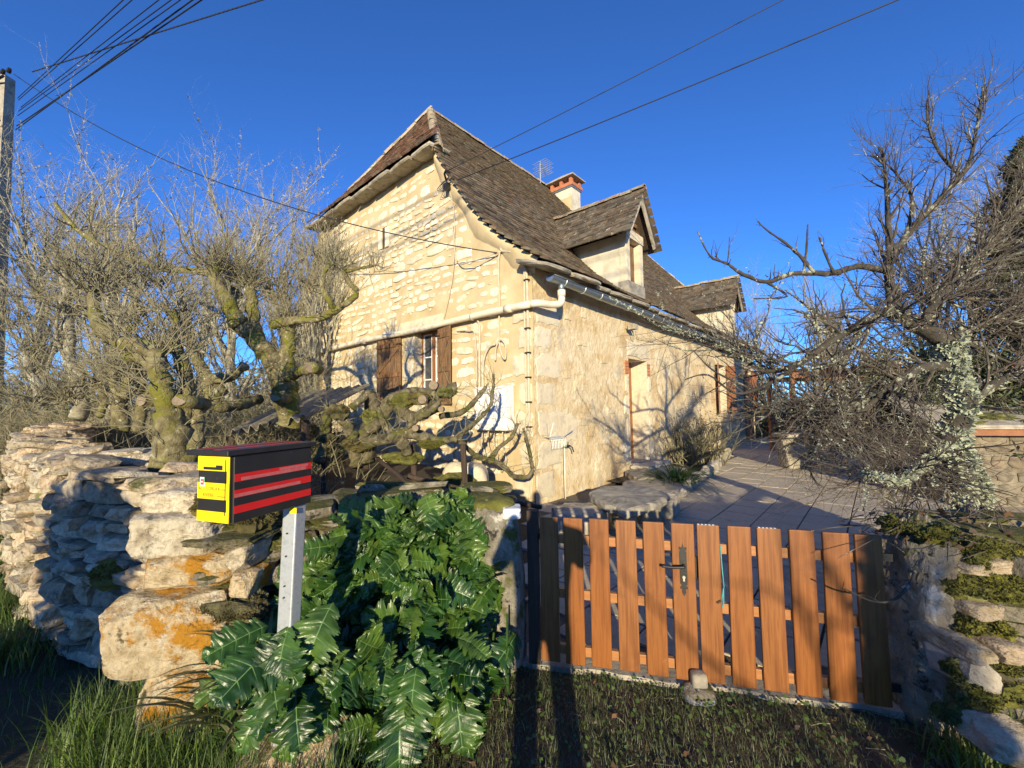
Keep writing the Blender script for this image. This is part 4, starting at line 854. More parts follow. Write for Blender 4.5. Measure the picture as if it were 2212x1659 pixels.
for z0 in (.155, .095, .035):
    st_ = part('stripe', mbx(-.0010, -.0002, .003, BL - .002, z0, z0 + .029), MT['red'], body)
    if z0 > .05: part('worn_tape', mbx(-.0016, -.0011, .03 if z0 > .1 else .004, BL - .03 - (.03 if z0 < .1 else 0), z0 + .001, z0 + .014), MT['redworn'], st_)
part('worn_tape', mbx(-.0016, -.0011, .2, BL - .02, .1705, .181), MT['redworn'], st_)
fr = part('door', mbx(.008, BW - .004, -.010, -.0006, .004, BH - .006), MT['black'], mail)
def fp(a0, a1, z0, z1, key, name='panel', n0=-.0125, n1=-.0102): return part(name, mbx(a0, a1, n0, n1, z0, z1), MT[key], fr)
fp(.008, BW - .002, .196, BH - .004, 'yellow'); fp(.008, BW - .002, .088, .150, 'yellow'); fp(.008, BW - .002, .002, .042, 'yellow'); fp(.008, .022, .042, .196, 'yellow', n0=-.0122, n1=-.0101)
fp(.045, .150, .200, .218, 'black', 'mail_slot', -.0135, -.0126); fp(.08, .148, .211, .2185, 'yellow', 'torn_tape', -.0142, -.0136)
fp(.140, .168, .135, .170, 'sticker', 'sticker', -.0140, -.0126); fp(.145, .163, .141, .163, 'stred', 'sticker_print', -.0146, -.0141); fp(.1395, .144, .150, .171, 'stgreen', 'sticker_edge', -.0147, -.0141); fp(.149, .159, .150, .155, 'sticker', 'sticker_bar', -.0151, -.0147)
fp(.026, .030, .03, .24, 'black', 'door_gap', -.0136, -.0127)
def text(s, size, a, z, key='ink', slant=.0):
    cu = bpy.data.curves.new('lettering', 'FONT'); cu.body = s; cu.size = size; cu.shear = slant; cu.resolution_u = 2
    o = bpy.data.objects.new('tmp_text', cu); link(o); dg = bpy.context.evaluated_depsgraph_get(); dg.update(); me = bpy.data.meshes.new_from_object(o.evaluated_get(dg)); bpy.data.objects.remove(o)
    me.name = 'lettering'; M = M4(-bfd, eZ, np.cross(-bfd, eZ), bx_o + bfd * a - bsd * .0131 + eZ * z); me.materials.clear(); return raw('lettering', me, MT[key], fr, Matrix(M.tolist()))
text('CORLAY', .019, .133, .122); text('Anne-Marie', .0082, .066, .124, slant=.3); text('RIVIÈRE', .019, .152, .097); text('Dominique', .0095, .074, .0975, slant=.3); text('Ro', .011, .174, .124)
pb, pt_ = np.array([-1.045, 1.93, .0]), np.array([-1.0, 1.93, 1.222])
V, Fs = boxV(-.038, .038, -.03, .03, 0, 1); V = V.copy(); W_ = pb + (pt_ - pb) * V[:, 2:] ; W_[:, :2] += (V[:, :2] @ rotz(-.30)[:2, :2].T); bevel(part('post', (W_, Fs), MT['galv'], mail), .006, 2)
part('post_tag', [(pt_ + np.array([[.0, -.044, -.03], [.036, -.055, -.03], [.036, -.055, -.005], [.0, -.044, -.005]]), [np.array([[0, 1, 2, 3]])])], MT['yellow'], mail)
for z_ in (.82, .87, 1.0, 1.1): part('bolt_hole', tube(np.array([pb + (pt_ - pb) * z_ / 1.222 + [-.012, -.0335, 0], pb + (pt_ - pb) * z_ / 1.222 + [-.012, -.0365, 0]]), .004, 8), MT['iron'], mail)

# ================================================================== STONES BY THE HOUSE
def slabst(name, label, poly, z0, z1, seed, mkey='slab', cat='stone slab', t=None, pname='slab'):
    """flat irregular slab from an outline in house coordinates"""
    P = np.array(poly, float); n0 = len(P); C_ = P.mean(0); Pc = np.vstack([P, P[:1]]); d_ = np.r_[0, np.cumsum(np.linalg.norm(np.diff(Pc, axis=0), axis=1))]; m_ = 40; x = np.linspace(0, d_[-1], m_, endpoint=False)
    Q = np.stack([np.interp(x, d_, Pc[:, k]) for k in range(2)], -1); r = np.random.default_rng(seed); Q = Q + (Q - C_) * r.normal(0, .018, (m_, 1)); rings = []
    for f_, z in ((.90, z0), (.985, z0 + (z1 - z0) * .25), (1., z0 + (z1 - z0) * .6), (.97, z1 - .012), (.90, z1), (.5, z1 + .006)):
        q = C_ + (Q - C_) * f_ + r.normal(0, .006, (m_, 2)); rings.append(hl(q[:, 0], q[:, 1], z + r.normal(0, .005, m_)))
    V = np.vstack(rings + [hl([C_[0]], [C_[1]], [z1 + .006])]); i = np.arange(m_); j = (i + 1) % m_
    Fq = np.vstack([np.stack([i + k * m_, j + k * m_, j + (k + 1) * m_, i + (k + 1) * m_], -1) for k in range(5)]); Ft = np.stack([i + 5 * m_, j + 5 * m_, np.full(m_, 6 * m_)], -1)
    if t is None: t = thing(name, hl(C_[0], C_[1], 0.), label, cat)
    part(pname, (V, [Fq, Ft]), MT[mkey], t); return t
def hpoly(pts, z): return [tuple(((lambda v: ((v @ eS), (v @ eT)))(G(x, y, z) - P0))) for x, y in pts]
bench = slabst('stone_bench', 'big irregular stone slab bench on rough supports by the house wall', hpoly([(1271, 1062), (1300, 1050), (1345, 1047), (1400, 1050), (1448, 1066), (1440, 1076), (1400, 1092), (1355, 1103), (1310, 1088), (1280, 1074)], .42), .30, .42, 1)
for k, (px, py) in enumerate([(1352, 1140), (1405, 1128), (1300, 1105)]):
    c = G(px, py, 0.); V, Fs = blob(8, 5., .14, 80 + k, .04); part('support', (V * [.16, .13, .17] + c + [0, .1, .14], Fs), MT['slab'], bench, True)
blkst = slabst('stone_block', 'dark rectangular stone block lying beside the tap, striped by gate shadow', hpoly([(1192, 1094), (1225, 1084), (1312, 1086), (1316, 1099), (1300, 1113), (1200, 1113)], .30), -.02, .30, 2)
stp = slabst('stone_step', 'upper rough stone doorstep leading to the narrow front door', [(2.3, -.75), (3.1, -.05), (4.6, -.05), (4.4, -1.0), (3.2, -1.2)], -.02, .20, 3, 'slab', 'step')
slabst('', '', [(3.4, -.06), (4.75, -.06), (4.75, -.5), (3.4, -.5)], .18, .29, 4, 'wstone', '', stp, 'threshold')
st2 = slabst('stone_step', 'lower long stone step between slab bench and strap-leaved plant', [(1.0, -1.0), (2.2, -.5), (2.9, -1.1), (2.3, -1.75), (1.2, -1.6)], -.02, .17, 5, 'slab', 'step')
slabst('stone_block', 'low weathered stone at the end of the slab bench', hpoly([(1405, 1062), (1455, 1058), (1468, 1068), (1450, 1084), (1420, 1084)], .28), -.02, .28, 6)
# planting strip edging
rr = random.Random(31); bedp = [(2.4, -1.55), (4.0, -1.45), (5.5, -1.25), (7.0, -1.0), (8.6, -.75), (9.6, -.6)]
tag(part('planting_bed', (np.vstack([hl(*np.array(bedp).T, np.full(6, .03)), hl([9.6, 2.4], [.02, .02], [.06, .06])]), [np.arange(8)[None, :]]), MT['earth']), kind='structure')
bp_ = np.array(bedp); d_ = np.r_[0, np.cumsum(np.linalg.norm(np.diff(bp_, axis=0), axis=1))]; x = .2; k = 0; evar = [mesh('edging_stone', *blob(5, 4., .15, 300 + i, .04)) for i in range(5)]
ordn = ['first', 'second', 'third', 'fourth', 'fifth', 'sixth', 'seventh', 'eighth', 'ninth', 'tenth', 'eleventh', 'twelfth', 'thirteenth', 'fourteenth', 'fifteenth', 'sixteenth', 'seventeenth', 'eighteenth', 'nineteenth', 'twentieth']
while x < d_[-1] and k < 20:
    L_ = rr.uniform(.28, .5); s, t = np.interp(x, d_, bp_[:, 0]), np.interp(x, d_, bp_[:, 1]); o = raw('edging_stone', evar[k % 5], MT['slab'], None, Matrix(M4(nrm(eS + eT * .12 + eZ * rr.gauss(0, .08)) * L_ / 2, eT * rr.uniform(.07, .12), eZ * rr.uniform(.09, .19), hl(s, t, .06)).tolist()))
    tag(o, 'rough grey stone edging the planting bed, %s from the slab bench' % ordn[k], 'edging stone', 'stones edging the bed along the house'); x += L_ * 1.02; k += 1
# tap post with wire rack
tap = thing('garden_tap', hl(.72, -.12, 0), 'thin pale standpipe tap with a wire soap rack at the house corner', 'tap'); part('standpipe', tube(hl([.72] * 2, [-.10] * 2, [0, .92]), .014, 8), MT['pvc'], tap, True)
part('tap_valve', [tube(hl([.66, .86], [-.13, -.13], [.93, .93]), .018, 8), tube(hl([.84, .86, .87], [-.14, -.18, -.2], [.93, .9, .82]), .013, 8), tube(hl([.80, .80], [-.13, -.13], [.93, 1.0]), .008, 6)], MT['iron'], tap)
rk = [tube(smooth_path([hl(.22 + .045 * i, -.04, 1.12), hl(.22 + .045 * i, -.18, 1.10), hl(.22 + .045 * i, -.20, .93)], 3), .005, 4) for i in range(10)] + [tube(hl([.2, .68], [-.05, -.05], [1.12, 1.12]), .006, 5), tube(hl([.2, .68], [-.19, -.19], [1.09, 1.09]), .006, 5), tube(hl([.3, .22], [-.05, -.1], [1.12, 1.36]), .006, 5), tube(hl([.36, .40], [-.05, -.1], [1.12, 1.36]), .006, 5), tube(hl([.7, .95], [-.1, -.16], [1.10, 1.22]), .009, 5)]
part('wire_rack', rk, MT['galv'], tap)
# stone trough and loose poles between wall and gable
tr_ = thing('stone_trough', D(1000, 1080, 6.4) * [1, 1, 0], 'rounded mossy stone trough in front of the gable wall', 'trough'); V, Fs = blob(12, 4., .08, 91, .02); part('trough_body', (V * [.35, .25, .42] + D(1005, 1060, 6.4) + [0, 0, .0], Fs), MT['wstone'], tr_, True); mossy(tr_, D(985, 1045, 6.3) + [0, -.1, .05], .30, .2, .14, 3000, 'moss', 92)
for k, (a, b_, d0, d1, r_) in enumerate([((880, 1030), (1170, 1095), 5.0, 5.6, .03), ((815, 990), (900, 1060), 5.6, 4.4, .025), ((900, 1055), (1090, 1075), 4.0, 4.6, .03)]):
    A, B = D(*a, d0), D(*b_, d1); o = thing('wooden_pole', A * [1, 1, 0], ['long grey pole lying low in front of the gable wall', 'short dark slanting pole under the twisted vine', 'grey pole lying on the wall top beside the acanthus'][k], 'pole', 'loose poles by the gable'); part('pole', tube(np.linspace(A, B, 6) + np.random.default_rng(k).normal(0, .01, (6, 3)), r_, 8), MT['darkwood'], o, True)
for k, (px, py, dp_, s_, key) in enumerate([(985, 1088, 3.6, .13, 'lime'), (1022, 1098, 3.5, .12, 'lime'), (940, 1075, 3.8, .12, 'mossstone'), (1050, 1085, 4.2, .1, 'mossstone')]):
    o = thing('loose_stone', D(px, py, dp_), ['cream flat stone on the wall behind the acanthus', 'pale rounded stone beside the left gatepost', 'mossy stone peeping over the acanthus', 'small dark stone near the gable foot'][k], 'stone'); V, Fs = blob(8, 4., .14, 95 + k, .04); part('rock', (V * [s_, s_ * .8, s_ * .5] + D(px, py, dp_), Fs), MT[key], o, True)
# raised garden soil behind the left walls
V, Fs = sheet(-9, .1, 3.0, 12, 40, 40, lambda X, Y: .45 + .08 * np.sin(X * 2) * np.sin(Y * 1.7) - .5 * np.clip((X + .9) / 1.0, 0, 1))
ok = np.array([(v - hl(-.1, 0, 0)) @ -eS > 0 and True for v in V]); 
def inside(v):   # left of both wall lines and in front of the gable
    wl = [(-1.55, 2.9), (-2.3, 3.1), (-3.2, 3.6), (-4.4, 4.4), (-5.8, 5.6), (-7.9, 7.9), (-9.2, 10)]; yb = np.interp(-v[0], [-a for a, _ in wl], [b for _, b in wl]); return v[1] > yb + .05
okv = ok & np.array([inside(v) for v in V]); Fq = Fs[0]; Fq = Fq[okv[Fq].all(1)]
tag(part('garden_soil', (V, [Fq]), MT['earth'], None, True), kind='structure')
# corrugated lean-to roof
lt = thing('lean_to_roof', D(690, 940, 7.4) * [1, 1, 0], 'mossy corrugated lean-to roof below the shuttered gable window', 'roof'); A, B, C_, E_ = D(800, 832, 8.3), D(655, 850, 9.3), D(490, 935, 6.6), D(660, 900, 5.6); nu = 60; V = []
nrmv = nrm(np.cross(B - A, E_ - A)); nrmv = nrmv if nrmv[2] > 0 else -nrmv
for v_ in (0, 1):
    for f_ in np.linspace(0, 1, nu): V.append((A if not v_ else E_) * (1 - f_) + (B if not v_ else C_) * f_ + nrmv * .05 * math.sin(f_ * 2 * math.pi * 8))
V = np.array(V); V = np.vstack([V, V - nrmv * .02]); i = np.arange(nu - 1); part('corrugated_sheet', (V, [np.vstack([np.stack([i, i + 1, i + nu + 1, i + nu], -1), np.stack([i + 2 * nu, i + 3 * nu, i + 3 * nu + 1, i + 2 * nu + 1], -1), np.stack([i, i + 2 * nu, i + 2 * nu + 1, i + 1], -1), np.stack([i + nu, i + nu + 1, i + 3 * nu + 1, i + 3 * nu], -1)])]), MT['fibro'], lt)
for p in (A, B, C_, E_): q = p * .94 + (A + B + C_ + E_) / 4 * .06; part('prop', tube(np.array([[q[0], q[1], 0], q - [0, 0, .06]]), .05, 8), MT['darkwood'], lt)

# ================================================================== TREES AND PLANTS
def sample(P, R, n, r, lo=.15, hi=1., wpow=1.):
    """n points on polylines P (N,K,3)"""
    ln = np.linalg.norm(np.diff(P, axis=1), axis=2).sum(1) ** wpow; ln = ln / ln.sum(); k = r.choice(len(P), n, p=ln); u = r.uniform(lo, hi, n) * (P.shape[1] - 1); i = np.minimum(u.astype(int), P.shape[1] - 2); f_ = (u - i)[:, None]
    p = P[k, i] * (1 - f_) + P[k, i + 1] * f_; t = nrm(P[k, i + 1] - P[k, i]); rad = R[k, i] * (1 - f_[:, 0]) + R[k, i + 1] * f_[:, 0]; return p, t, rad, k
def branch(P, R, n, L, ang, r, K=4, rf=.55, rmax=.02, upb=.2, curl=.25, lo=.15, hi=1., bias=None, wpow=1., rtip=.25):
    p, t, rad, k = sample(P, R, n, r, lo, hi, wpow); a = r.uniform(*ang, n)[:, None]; pr = nrm(np.cross(t, r.normal(size=(n, 3))))
    d_ = t * np.cos(a) + pr * np.sin(a) + [0, 0, upb]
    if bias is not None: d_ = d_ + bias
    d_ = nrm(d_); LL = r.uniform(*L, n); seg = LL / (K - 1); pts = [p]
    for i in range(K - 1):
        d_ = nrm(d_ + r.normal(size=(n, 3)) * curl + [0, 0, upb * .25]); pts.append(pts[-1] + d_ * seg[:, None])
    r0_ = np.minimum(rad * rf, rmax); RR = r0_[:, None] * np.linspace(1, rtip, K)[None]
    return np.stack(pts, 1), RR
def limbs(defs, k=5):
    """defs: list of (list of (px,py,depth), r0, r1) -> list of smooth polylines"""
    out = []
    for pts, a, b_ in defs:
        P = smooth_path([D(*q) for q in pts], k); out.append((P, np.linspace(a, b_, len(P))))
    return out
def knobbly(P, R, seed, amt=.18):
    r = np.random.default_rng(seed); R = R * (1 + amt * r.normal(size=len(R))); P = P + r.normal(size=P.shape) * R[:, None] * .10; return P, np.abs(R)
def as_array(lst, K=10):
    A, B = [], []
    for P, R in lst:
        u = np.linspace(0, len(P) - 1, K); A.append(np.stack([np.interp(u, np.arange(len(P)), P[:, k]) for k in range(3)], -1)); B.append(np.interp(u, np.arange(len(P)), R))
    return np.array(A), np.array(B)
def flakes(P, R, n, r, size, off=1.):
    p, t, rad, k = sample(P, R, n, r, 0, 1); d_ = nrm(np.cross(t, r.normal(size=(n, 3)))); p = p + d_ * rad[:, None] * off; a = nrm(r.normal(size=(n, 3))); b_ = nrm(np.cross(a, r.normal(size=(n, 3)))); s = r.uniform(.4, 1.3, n)[:, None] * size
    V = np.stack([p, p + a * s + b_ * s * .5, p + a * s * 1.3 + d_ * s * .6, p + a * s * .5 - b_ * s * .7 + d_ * s * .3], 1).reshape(-1, 3); return V, [np.arange(4 * n).reshape(-1, 4)]
def leaves(p, size, r, upw=.0, asp=.4):
    n = len(p); a = nrm(r.normal(size=(n, 3)) + [0, 0, upw]); b_ = nrm(np.cross(a, r.normal(size=(n, 3)))); s = r.uniform(.6, 1.3, n)[:, None] * size; c = np.cross(a, b_)
    V = np.stack([p, p + a * s * .5 + b_ * s * asp * .6 + c * s * .06, p + a * s, p + a * s * .5 - b_ * s * asp * .6 + c * s * .06], 1).reshape(-1, 3); return V, [np.arange(4 * n).reshape(-1, 4)]

# ---- pollarded trees behind the left wall (limbs traced, brooms of twigs on the heads)
def pollard(name, label, defs, heads, seed, bark='bark', nb=170, L=(.4, 1.0), tw='twig', sub=260, cuts=(), nh=.35):
    r = np.random.default_rng(seed); lm = [knobbly(P, R * .86, seed + i, .07) for i, (P, R) in enumerate(limbs(defs))]; base = lm[0][0][0]
    t = thing(name, [base[0], base[1], 0], label, 'tree', 'pollarded trees behind the wall')
    tr0 = lm[0]; part('trunk', rough_tube(*tr0, 16, seed, .10), MT[bark], t, True)
    for i_, (P, R) in enumerate(lm[1:]): part('limb', rough_tube(P, R, 14, seed + i_, .13), MT[bark], t, True)
    for (px, py, dp_, rad, nx_, ny_) in cuts:
        c = D(px, py, dp_); dv = nrm(np.array([nx_, -1., ny_])); part('cut_stub', [tube(np.array([c + [0, .25, 0], c + dv * .05]), rad, 12)], MT[bark], t, True); part('cut_face', tube(np.array([c + dv * .048, c + dv * .058]), rad * .93, 14), MT['cut'], t)
    A, B = as_array(lm); tws = []
    for (px, py, dp_, n, ln) in heads:
        c = D(px, py, dp_); n = int(n * 1.1); p = c + r.normal(size=(n, 3)) * .07; n = n; d_ = nrm(r.normal(size=(n, 3)) * .8 + [0, 0, .9]); K = 5; pts = [p]; LL = r.uniform(.3, 1.15, n) * ln * .62
        for i in range(K - 1): d_ = nrm(d_ + r.normal(size=(n, 3)) * .18 + [0, 0, .10]); pts.append(pts[-1] + d_ * (LL / (K - 1))[:, None])
        tws.append((np.stack(pts, 1), np.linspace(1, .28, K)[None] * r.uniform(.004, .0085, n)[:, None]))
    P1_, R1_ = branch(A, B, sub, (.15, .7), (.5, 1.4), r, 5, .4, .006, .35, .3); tws.append((P1_, R1_)); PA = np.concatenate([a for a, _ in tws]); RA_ = np.concatenate([b for _, b in tws])
    P2, R2 = branch(PA, RA_, len(PA) * 2, (.08, .30), (.35, 1.0), r, 4, .7, .004, .1, .22, .2)
    o = part('twigs', [tubes(PA, RA_, 4), tubes(P2, R2, 3)], MT[tw], t); o['kind'] = 'stuff'
    return t, A, B
pollard('pollard_tree', 'near pollard tree with pale lichened trunk growing against the wall top', [
    ([(372, 1040, 3.35), (368, 990, 3.35), (372, 930, 3.35), (362, 895, 3.35)], .15, .12),
    ([(365, 910, 3.35), (352, 850, 3.3), (338, 790, 3.3), (336, 762, 3.3)], .085, .075),
    ([(336, 765, 3.3), (300, 745, 3.4), (262, 742, 3.4), (232, 722, 3.5), (208, 690, 3.6), (200, 640, 3.7), (205, 618, 3.7)], .07, .05),
    ([(385, 950, 3.4), (405, 880, 3.45), (404, 830, 3.5), (395, 790, 3.5), (382, 755, 3.5)], .075, .05),
    ([(395, 1010, 3.35), (418, 970, 3.4), (425, 920, 3.45), (430, 870, 3.5)], .075, .05),
    ([(340, 800, 3.35), (310, 775, 3.4), (275, 770, 3.4)], .06, .045),
    ([(382, 757, 3.5), (340, 742, 3.6), (300, 748, 3.6)], .05, .04),
    ([(384, 757, 3.5), (375, 725, 3.6), (382, 700, 3.6), (372, 670, 3.6)], .035, .03),
    ([(268, 742, 3.45), (280, 715, 3.5), (300, 690, 3.6)], .03, .022)],
    [(203, 612, 3.7, 70, .75), (372, 668, 3.6, 45, .6), (300, 690, 3.6, 40, .6), (270, 742, 3.4, 30, .5), (384, 752, 3.5, 25, .5), (432, 868, 3.5, 16, .5), (262, 600, 4.2, 60, .8), (330, 610, 4.2, 60, .8)], 201, 'bark', cuts=[(393, 873, 3.22, .05, .3, .6), (321, 866, 3.38, .05, -.2, .1)], sub=160)
pollard('pollard_tree', 'big mossy pollard tree leaning over beside the lit gable wall', [
    ([(628, 920, 6.0), (618, 860, 5.9), (606, 815, 5.9), (600, 790, 5.9)], .19, .17),
    ([(600, 800, 5.9), (575, 760, 5.8), (550, 735, 5.8), (520, 700, 5.7), (490, 650, 5.7), (468, 610, 5.8), (462, 575, 5.8)], .16, .09),
    ([(612, 830, 5.9), (618, 770, 5.9), (625, 730, 5.9), (618, 700, 6.0)], .14, .10),
    ([(560, 745, 5.8), (548, 700, 5.9), (545, 660, 6.0), (540, 620, 6.1)], .12, .07),
    ([(590, 700, 5.9), (640, 692, 5.8), (690, 688, 5.8), (722, 672, 5.8), (755, 650, 5.8), (770, 630, 5.8), (752, 606, 5.8), (742, 580, 5.8)], .075, .035),
    ([(722, 672, 5.8), (712, 650, 5.7), (698, 625, 5.7), (700, 590, 5.7), (718, 568, 5.7)], .055, .03),
    ([(742, 590, 5.8), (765, 582, 5.8), (800, 575, 5.8), (812, 572, 5.8)], .03, .018),
    ([(620, 815, 5.8), (640, 805, 5.5), (668, 795, 5.3)], .085, .08),
    ([(560, 862, 5.7), (480, 880, 5.0), (450, 850, 5.0), (455, 820, 5.0), (500, 815, 5.0), (528, 790, 4.9)], .08, .06),
    ([(478, 850, 5.0), (440, 800, 5.2), (420, 760, 5.3), (405, 720, 5.4), (400, 690, 5.4)], .08, .06)],
    [(462, 572, 5.8, 90, 1.1), (540, 615, 6.1, 90, 1.2), (618, 698, 6.0, 70, 1.0), (744, 578, 5.8, 45, .8), (716, 566, 5.7, 45, .8), (812, 572, 5.8, 25, .5), (590, 640, 6.3, 70, 1.3), (500, 600, 6.2, 70, 1.2), (400, 690, 5.4, 50, .9), (660, 620, 6.4, 60, 1.2), (690, 560, 6.5, 50, 1.0)], 202, 'bark', cuts=[(668, 795, 5.25, .07, .9, .1), (598, 862, 5.5, .07, .2, .6)], sub=300)
pollard('pollard_tree', 'pale straight trunk of a pollard tree with dark base at far left', [
    ([(172, 905, 5.6), (168, 850, 5.6), (166, 812, 5.6)], .11, .10), ([(166, 815, 5.6), (152, 780, 5.6), (148, 720, 5.6), (142, 650, 5.7), (140, 590, 5.8)], .085, .06),
    ([(148, 770, 5.6), (125, 740, 5.5), (122, 700, 5.5), (130, 665, 5.5)], .03, .015), ([(95, 870, 5.2), (75, 820, 5.3), (60, 790, 5.3), (55, 760, 5.4)], .07, .05), ([(110, 860, 5.4), (80, 805, 5.6), (50, 770, 5.8)], .06, .05)],
    [(140, 585, 5.8, 60, 1.3), (55, 760, 5.4, 50, .8), (130, 665, 5.5, 30, .7), (90, 640, 6, 60, 1.1), (30, 700, 6, 50, 1.2), (180, 680, 6, 50, 1.0)], 203, 'barkg', tw='twig', sub=200)
pollard('pollard_tree', 'low forked pollard stump with short limbs behind the wall at left', [
    ([(262, 930, 4.6), (258, 890, 4.6), (262, 860, 4.6)], .09, .08), ([(262, 865, 4.6), (250, 830, 4.6), (246, 805, 4.6)], .06, .05), ([(264, 865, 4.6), (275, 820, 4.6), (278, 790, 4.7)], .05, .04), ([(300, 900, 4.8), (310, 850, 4.8), (300, 820, 4.8)], .06, .05), ([(215, 900, 4.9), (225, 860, 5.0), (205, 830, 5.0)], .05, .04), ([(300, 930, 4.2), (305, 880, 4.2), (315, 862, 4.2)], .06, .055)],
    [(246, 803, 4.6, 40, .7), (278, 788, 4.7, 40, .7), (300, 818, 4.8, 40, .7), (205, 828, 5.0, 50, .8), (330, 800, 5.2, 50, .9), (150, 860, 4.9, 60, .6), (60, 870, 4.7, 60, .6)], 204, 'bark', sub=160)

# ---- tall bare trees behind
def tree(name, label, base, h, seed, spread=.35, group=None, bark='barkg', tw='twigg', r0_=.14, n1=26, n2=170, n3=900, n4=1700, lean=(0, 0), clear=.25, upb=.45, fl=0, trunk_wig=.05, l1=(.25, .5), parent_thing=None, rt_=(.0065, .0042)):
    r = np.random.default_rng(seed); z = np.linspace(0, 1, 9); P = np.stack([base[0] + lean[0] * z * h + np.cumsum(r.normal(0, trunk_wig, 9)), base[1] + lean[1] * z * h + np.cumsum(r.normal(0, trunk_wig, 9)), base[2] + z * h * .85], -1); P[0] = base; R = r0_ * (1 - z) ** .8 + .012
    t = thing(name, [base[0], base[1], base[2]], label, 'tree', group); part('trunk', tube(P, R, 10), MT[bark], t, True)
    A, B = P[None], R[None]
    P1_, R1_ = branch(A, B, n1, (h * l1[0], h * l1[1]), (.4, 1.0), r, 6, .6, .05, upb, .16, clear, .98, wpow=1.); sc_ = np.linalg.norm(P1_[:, 0] - base, axis=1)
    P2, R2 = branch(P1_, R1_, n2, (h * .08, h * .22), (.4, 1.0), r, 5, .6, .016, upb * .7, .2, .15)
    P3, R3 = branch(P2, R2, n3, (h * .035, h * .11), (.4, 1.1), r, 4, .7, rt_[0], upb * .5, .25, .1)
    P4, R4 = branch(P3, R3, n4, (h * .015, h * .055), (.4, 1.1), r, 3, .8, rt_[1], upb * .4, .3, .1)
    o = part('crown', [tubes(P1_, R1_, 6), tubes(P2, R2, 4), tubes(P3, R3, 3), tubes(P4, R4, 3)] + ([flakes(P2, R2, fl, r, .03)] if fl else []), MT[tw], t); o['kind'] = 'stuff'
    return t
BG = [(-8.2, 8.6, 6.6), (-11.5, 10.5, 7.6), (-6.3, 9.6, 6.6), (-9.8, 13.2, 8.6), (-6.9, 12.6, 8.0), (-14.5, 13.5, 8.8), (-5.2, 11.4, 6.4), (-12.5, 8.0, 6.0), (-17, 12, 8)]
BL_ = ['tall bare tree above the middle of the long dry stone wall', 'bare grey tree below the utility pole cables at far left', 'bare upright tree closest to the left end of the roof', 'tall bare tree rising highest behind the pollards', 'slender bare tree just left of the roof edge, far behind', 'bare tree at the left picture edge, farthest back', 'thin bare tree next to the gable verge', 'low spreading bare tree at the far left wall end', 'bare tree beside the concrete utility pole']
for k, (x, y, h) in enumerate(BG): tree('bare_tree', BL_[k], np.array([x, y, 0.]), h, 300 + k, group='bare trees behind the left wall', n1=24, n2=120, n3=760, n4=1100, fl=2600, upb=.6, rt_=(.0095, .006))
# brushy thicket filling the gap under them
def thicket(name, label, c0, c1, h, n, seed, tw='twig', dep=1.2, group=None, L=(.5, 1.2)):
    r = np.random.default_rng(seed); u = r.uniform(0, 1, n)[:, None]; p = np.asarray(c0) * (1 - u) + np.asarray(c1) * u + r.normal(size=(n, 3)) * [.25, dep * .4, 0]; p[:, 2] = r.uniform(0, h * .55, n); d_ = nrm(r.normal(size=(n, 3)) * .6 + [0, 0, .8]); K = 5; pts = [p]; LL = r.uniform(*L, n)
    for i in range(K - 1): d_ = nrm(d_ + r.normal(size=(n, 3)) * .25); pts.append(pts[-1] + d_ * (LL / (K - 1))[:, None])
    A = np.stack(pts, 1); B = np.linspace(1, .3, K)[None] * r.uniform(.004, .011, n)[:, None]; P2, R2 = branch(A, B, n * 4, (.15, .5), (.4, 1.1), r, 4, .7, .005, .1, .25, .1)
    o = part(name, [tubes(A, B, 4), tubes(P2, R2, 3)], MT[tw]); return tag(o, label, 'shrub', group, 'stuff')
thicket('undergrowth', 'tangled brown undergrowth behind the long wall', (-13, 9, 0), (-4.5, 8.3, 0), 1.7, 1700, 401, 'twig'); thicket('undergrowth', 'dense twiggy brush far behind the pollards', (-19, 15, 0), (-3.5, 16, 0), 2.6, 1600, 402, 'twigg', 2., L=(.8, 1.8))
thicket('undergrowth', 'dense grey-brown thicket behind the pollard heads', (-14, 10.6, 0), (-4.6, 10.2, 0), 4.2, 1700, 406, 'twig', 1.6, L=(.8, 1.9)); thicket('undergrowth', 'dark brown thicket low behind the pollards', (-12, 8.2, 0), (-4.0, 7.6, 0), 2.4, 1300, 407, 'twig', 1.0)
thicket('undergrowth', 'tangled low brush between wall and pollard trunks', (-6.2, 6.2, .4), (-2.4, 5.2, .4), .9, 700, 403, 'twig')
# (evergreen undergrowth closing the view low down is planted below)
# long dark limb reaching across
lb = thing('bare_limb', D(140, 466, 7.0), 'long dark mossy limb slanting across the twigs at left', 'branch'); P, R = knobbly(*limbs([([(120, 440, 7.2), (160, 490, 7.0), (197, 517, 7.0), (270, 551, 6.8), (348, 579, 6.6), (444, 590, 6.4), (520, 640, 6.2)], .035, .06)])[0], 5, .08); part('limb', tube(P, R, 8), MT['bark'], lb, True)
r = np.random.default_rng(9); P1_, R1_ = branch(P[None], R[None], 40, (.5, 1.4), (.5, 1.2), r, 6, .45, .014, .6, .15); P2, R2 = branch(P1_, R1_, 260, (.2, .6), (.4, 1.), r, 4, .6, .006, .3); o = part('twigs', [tubes(P1_, R1_, 5), tubes(P2, R2, 3)], MT['twig'], lb); o['kind'] = 'stuff'
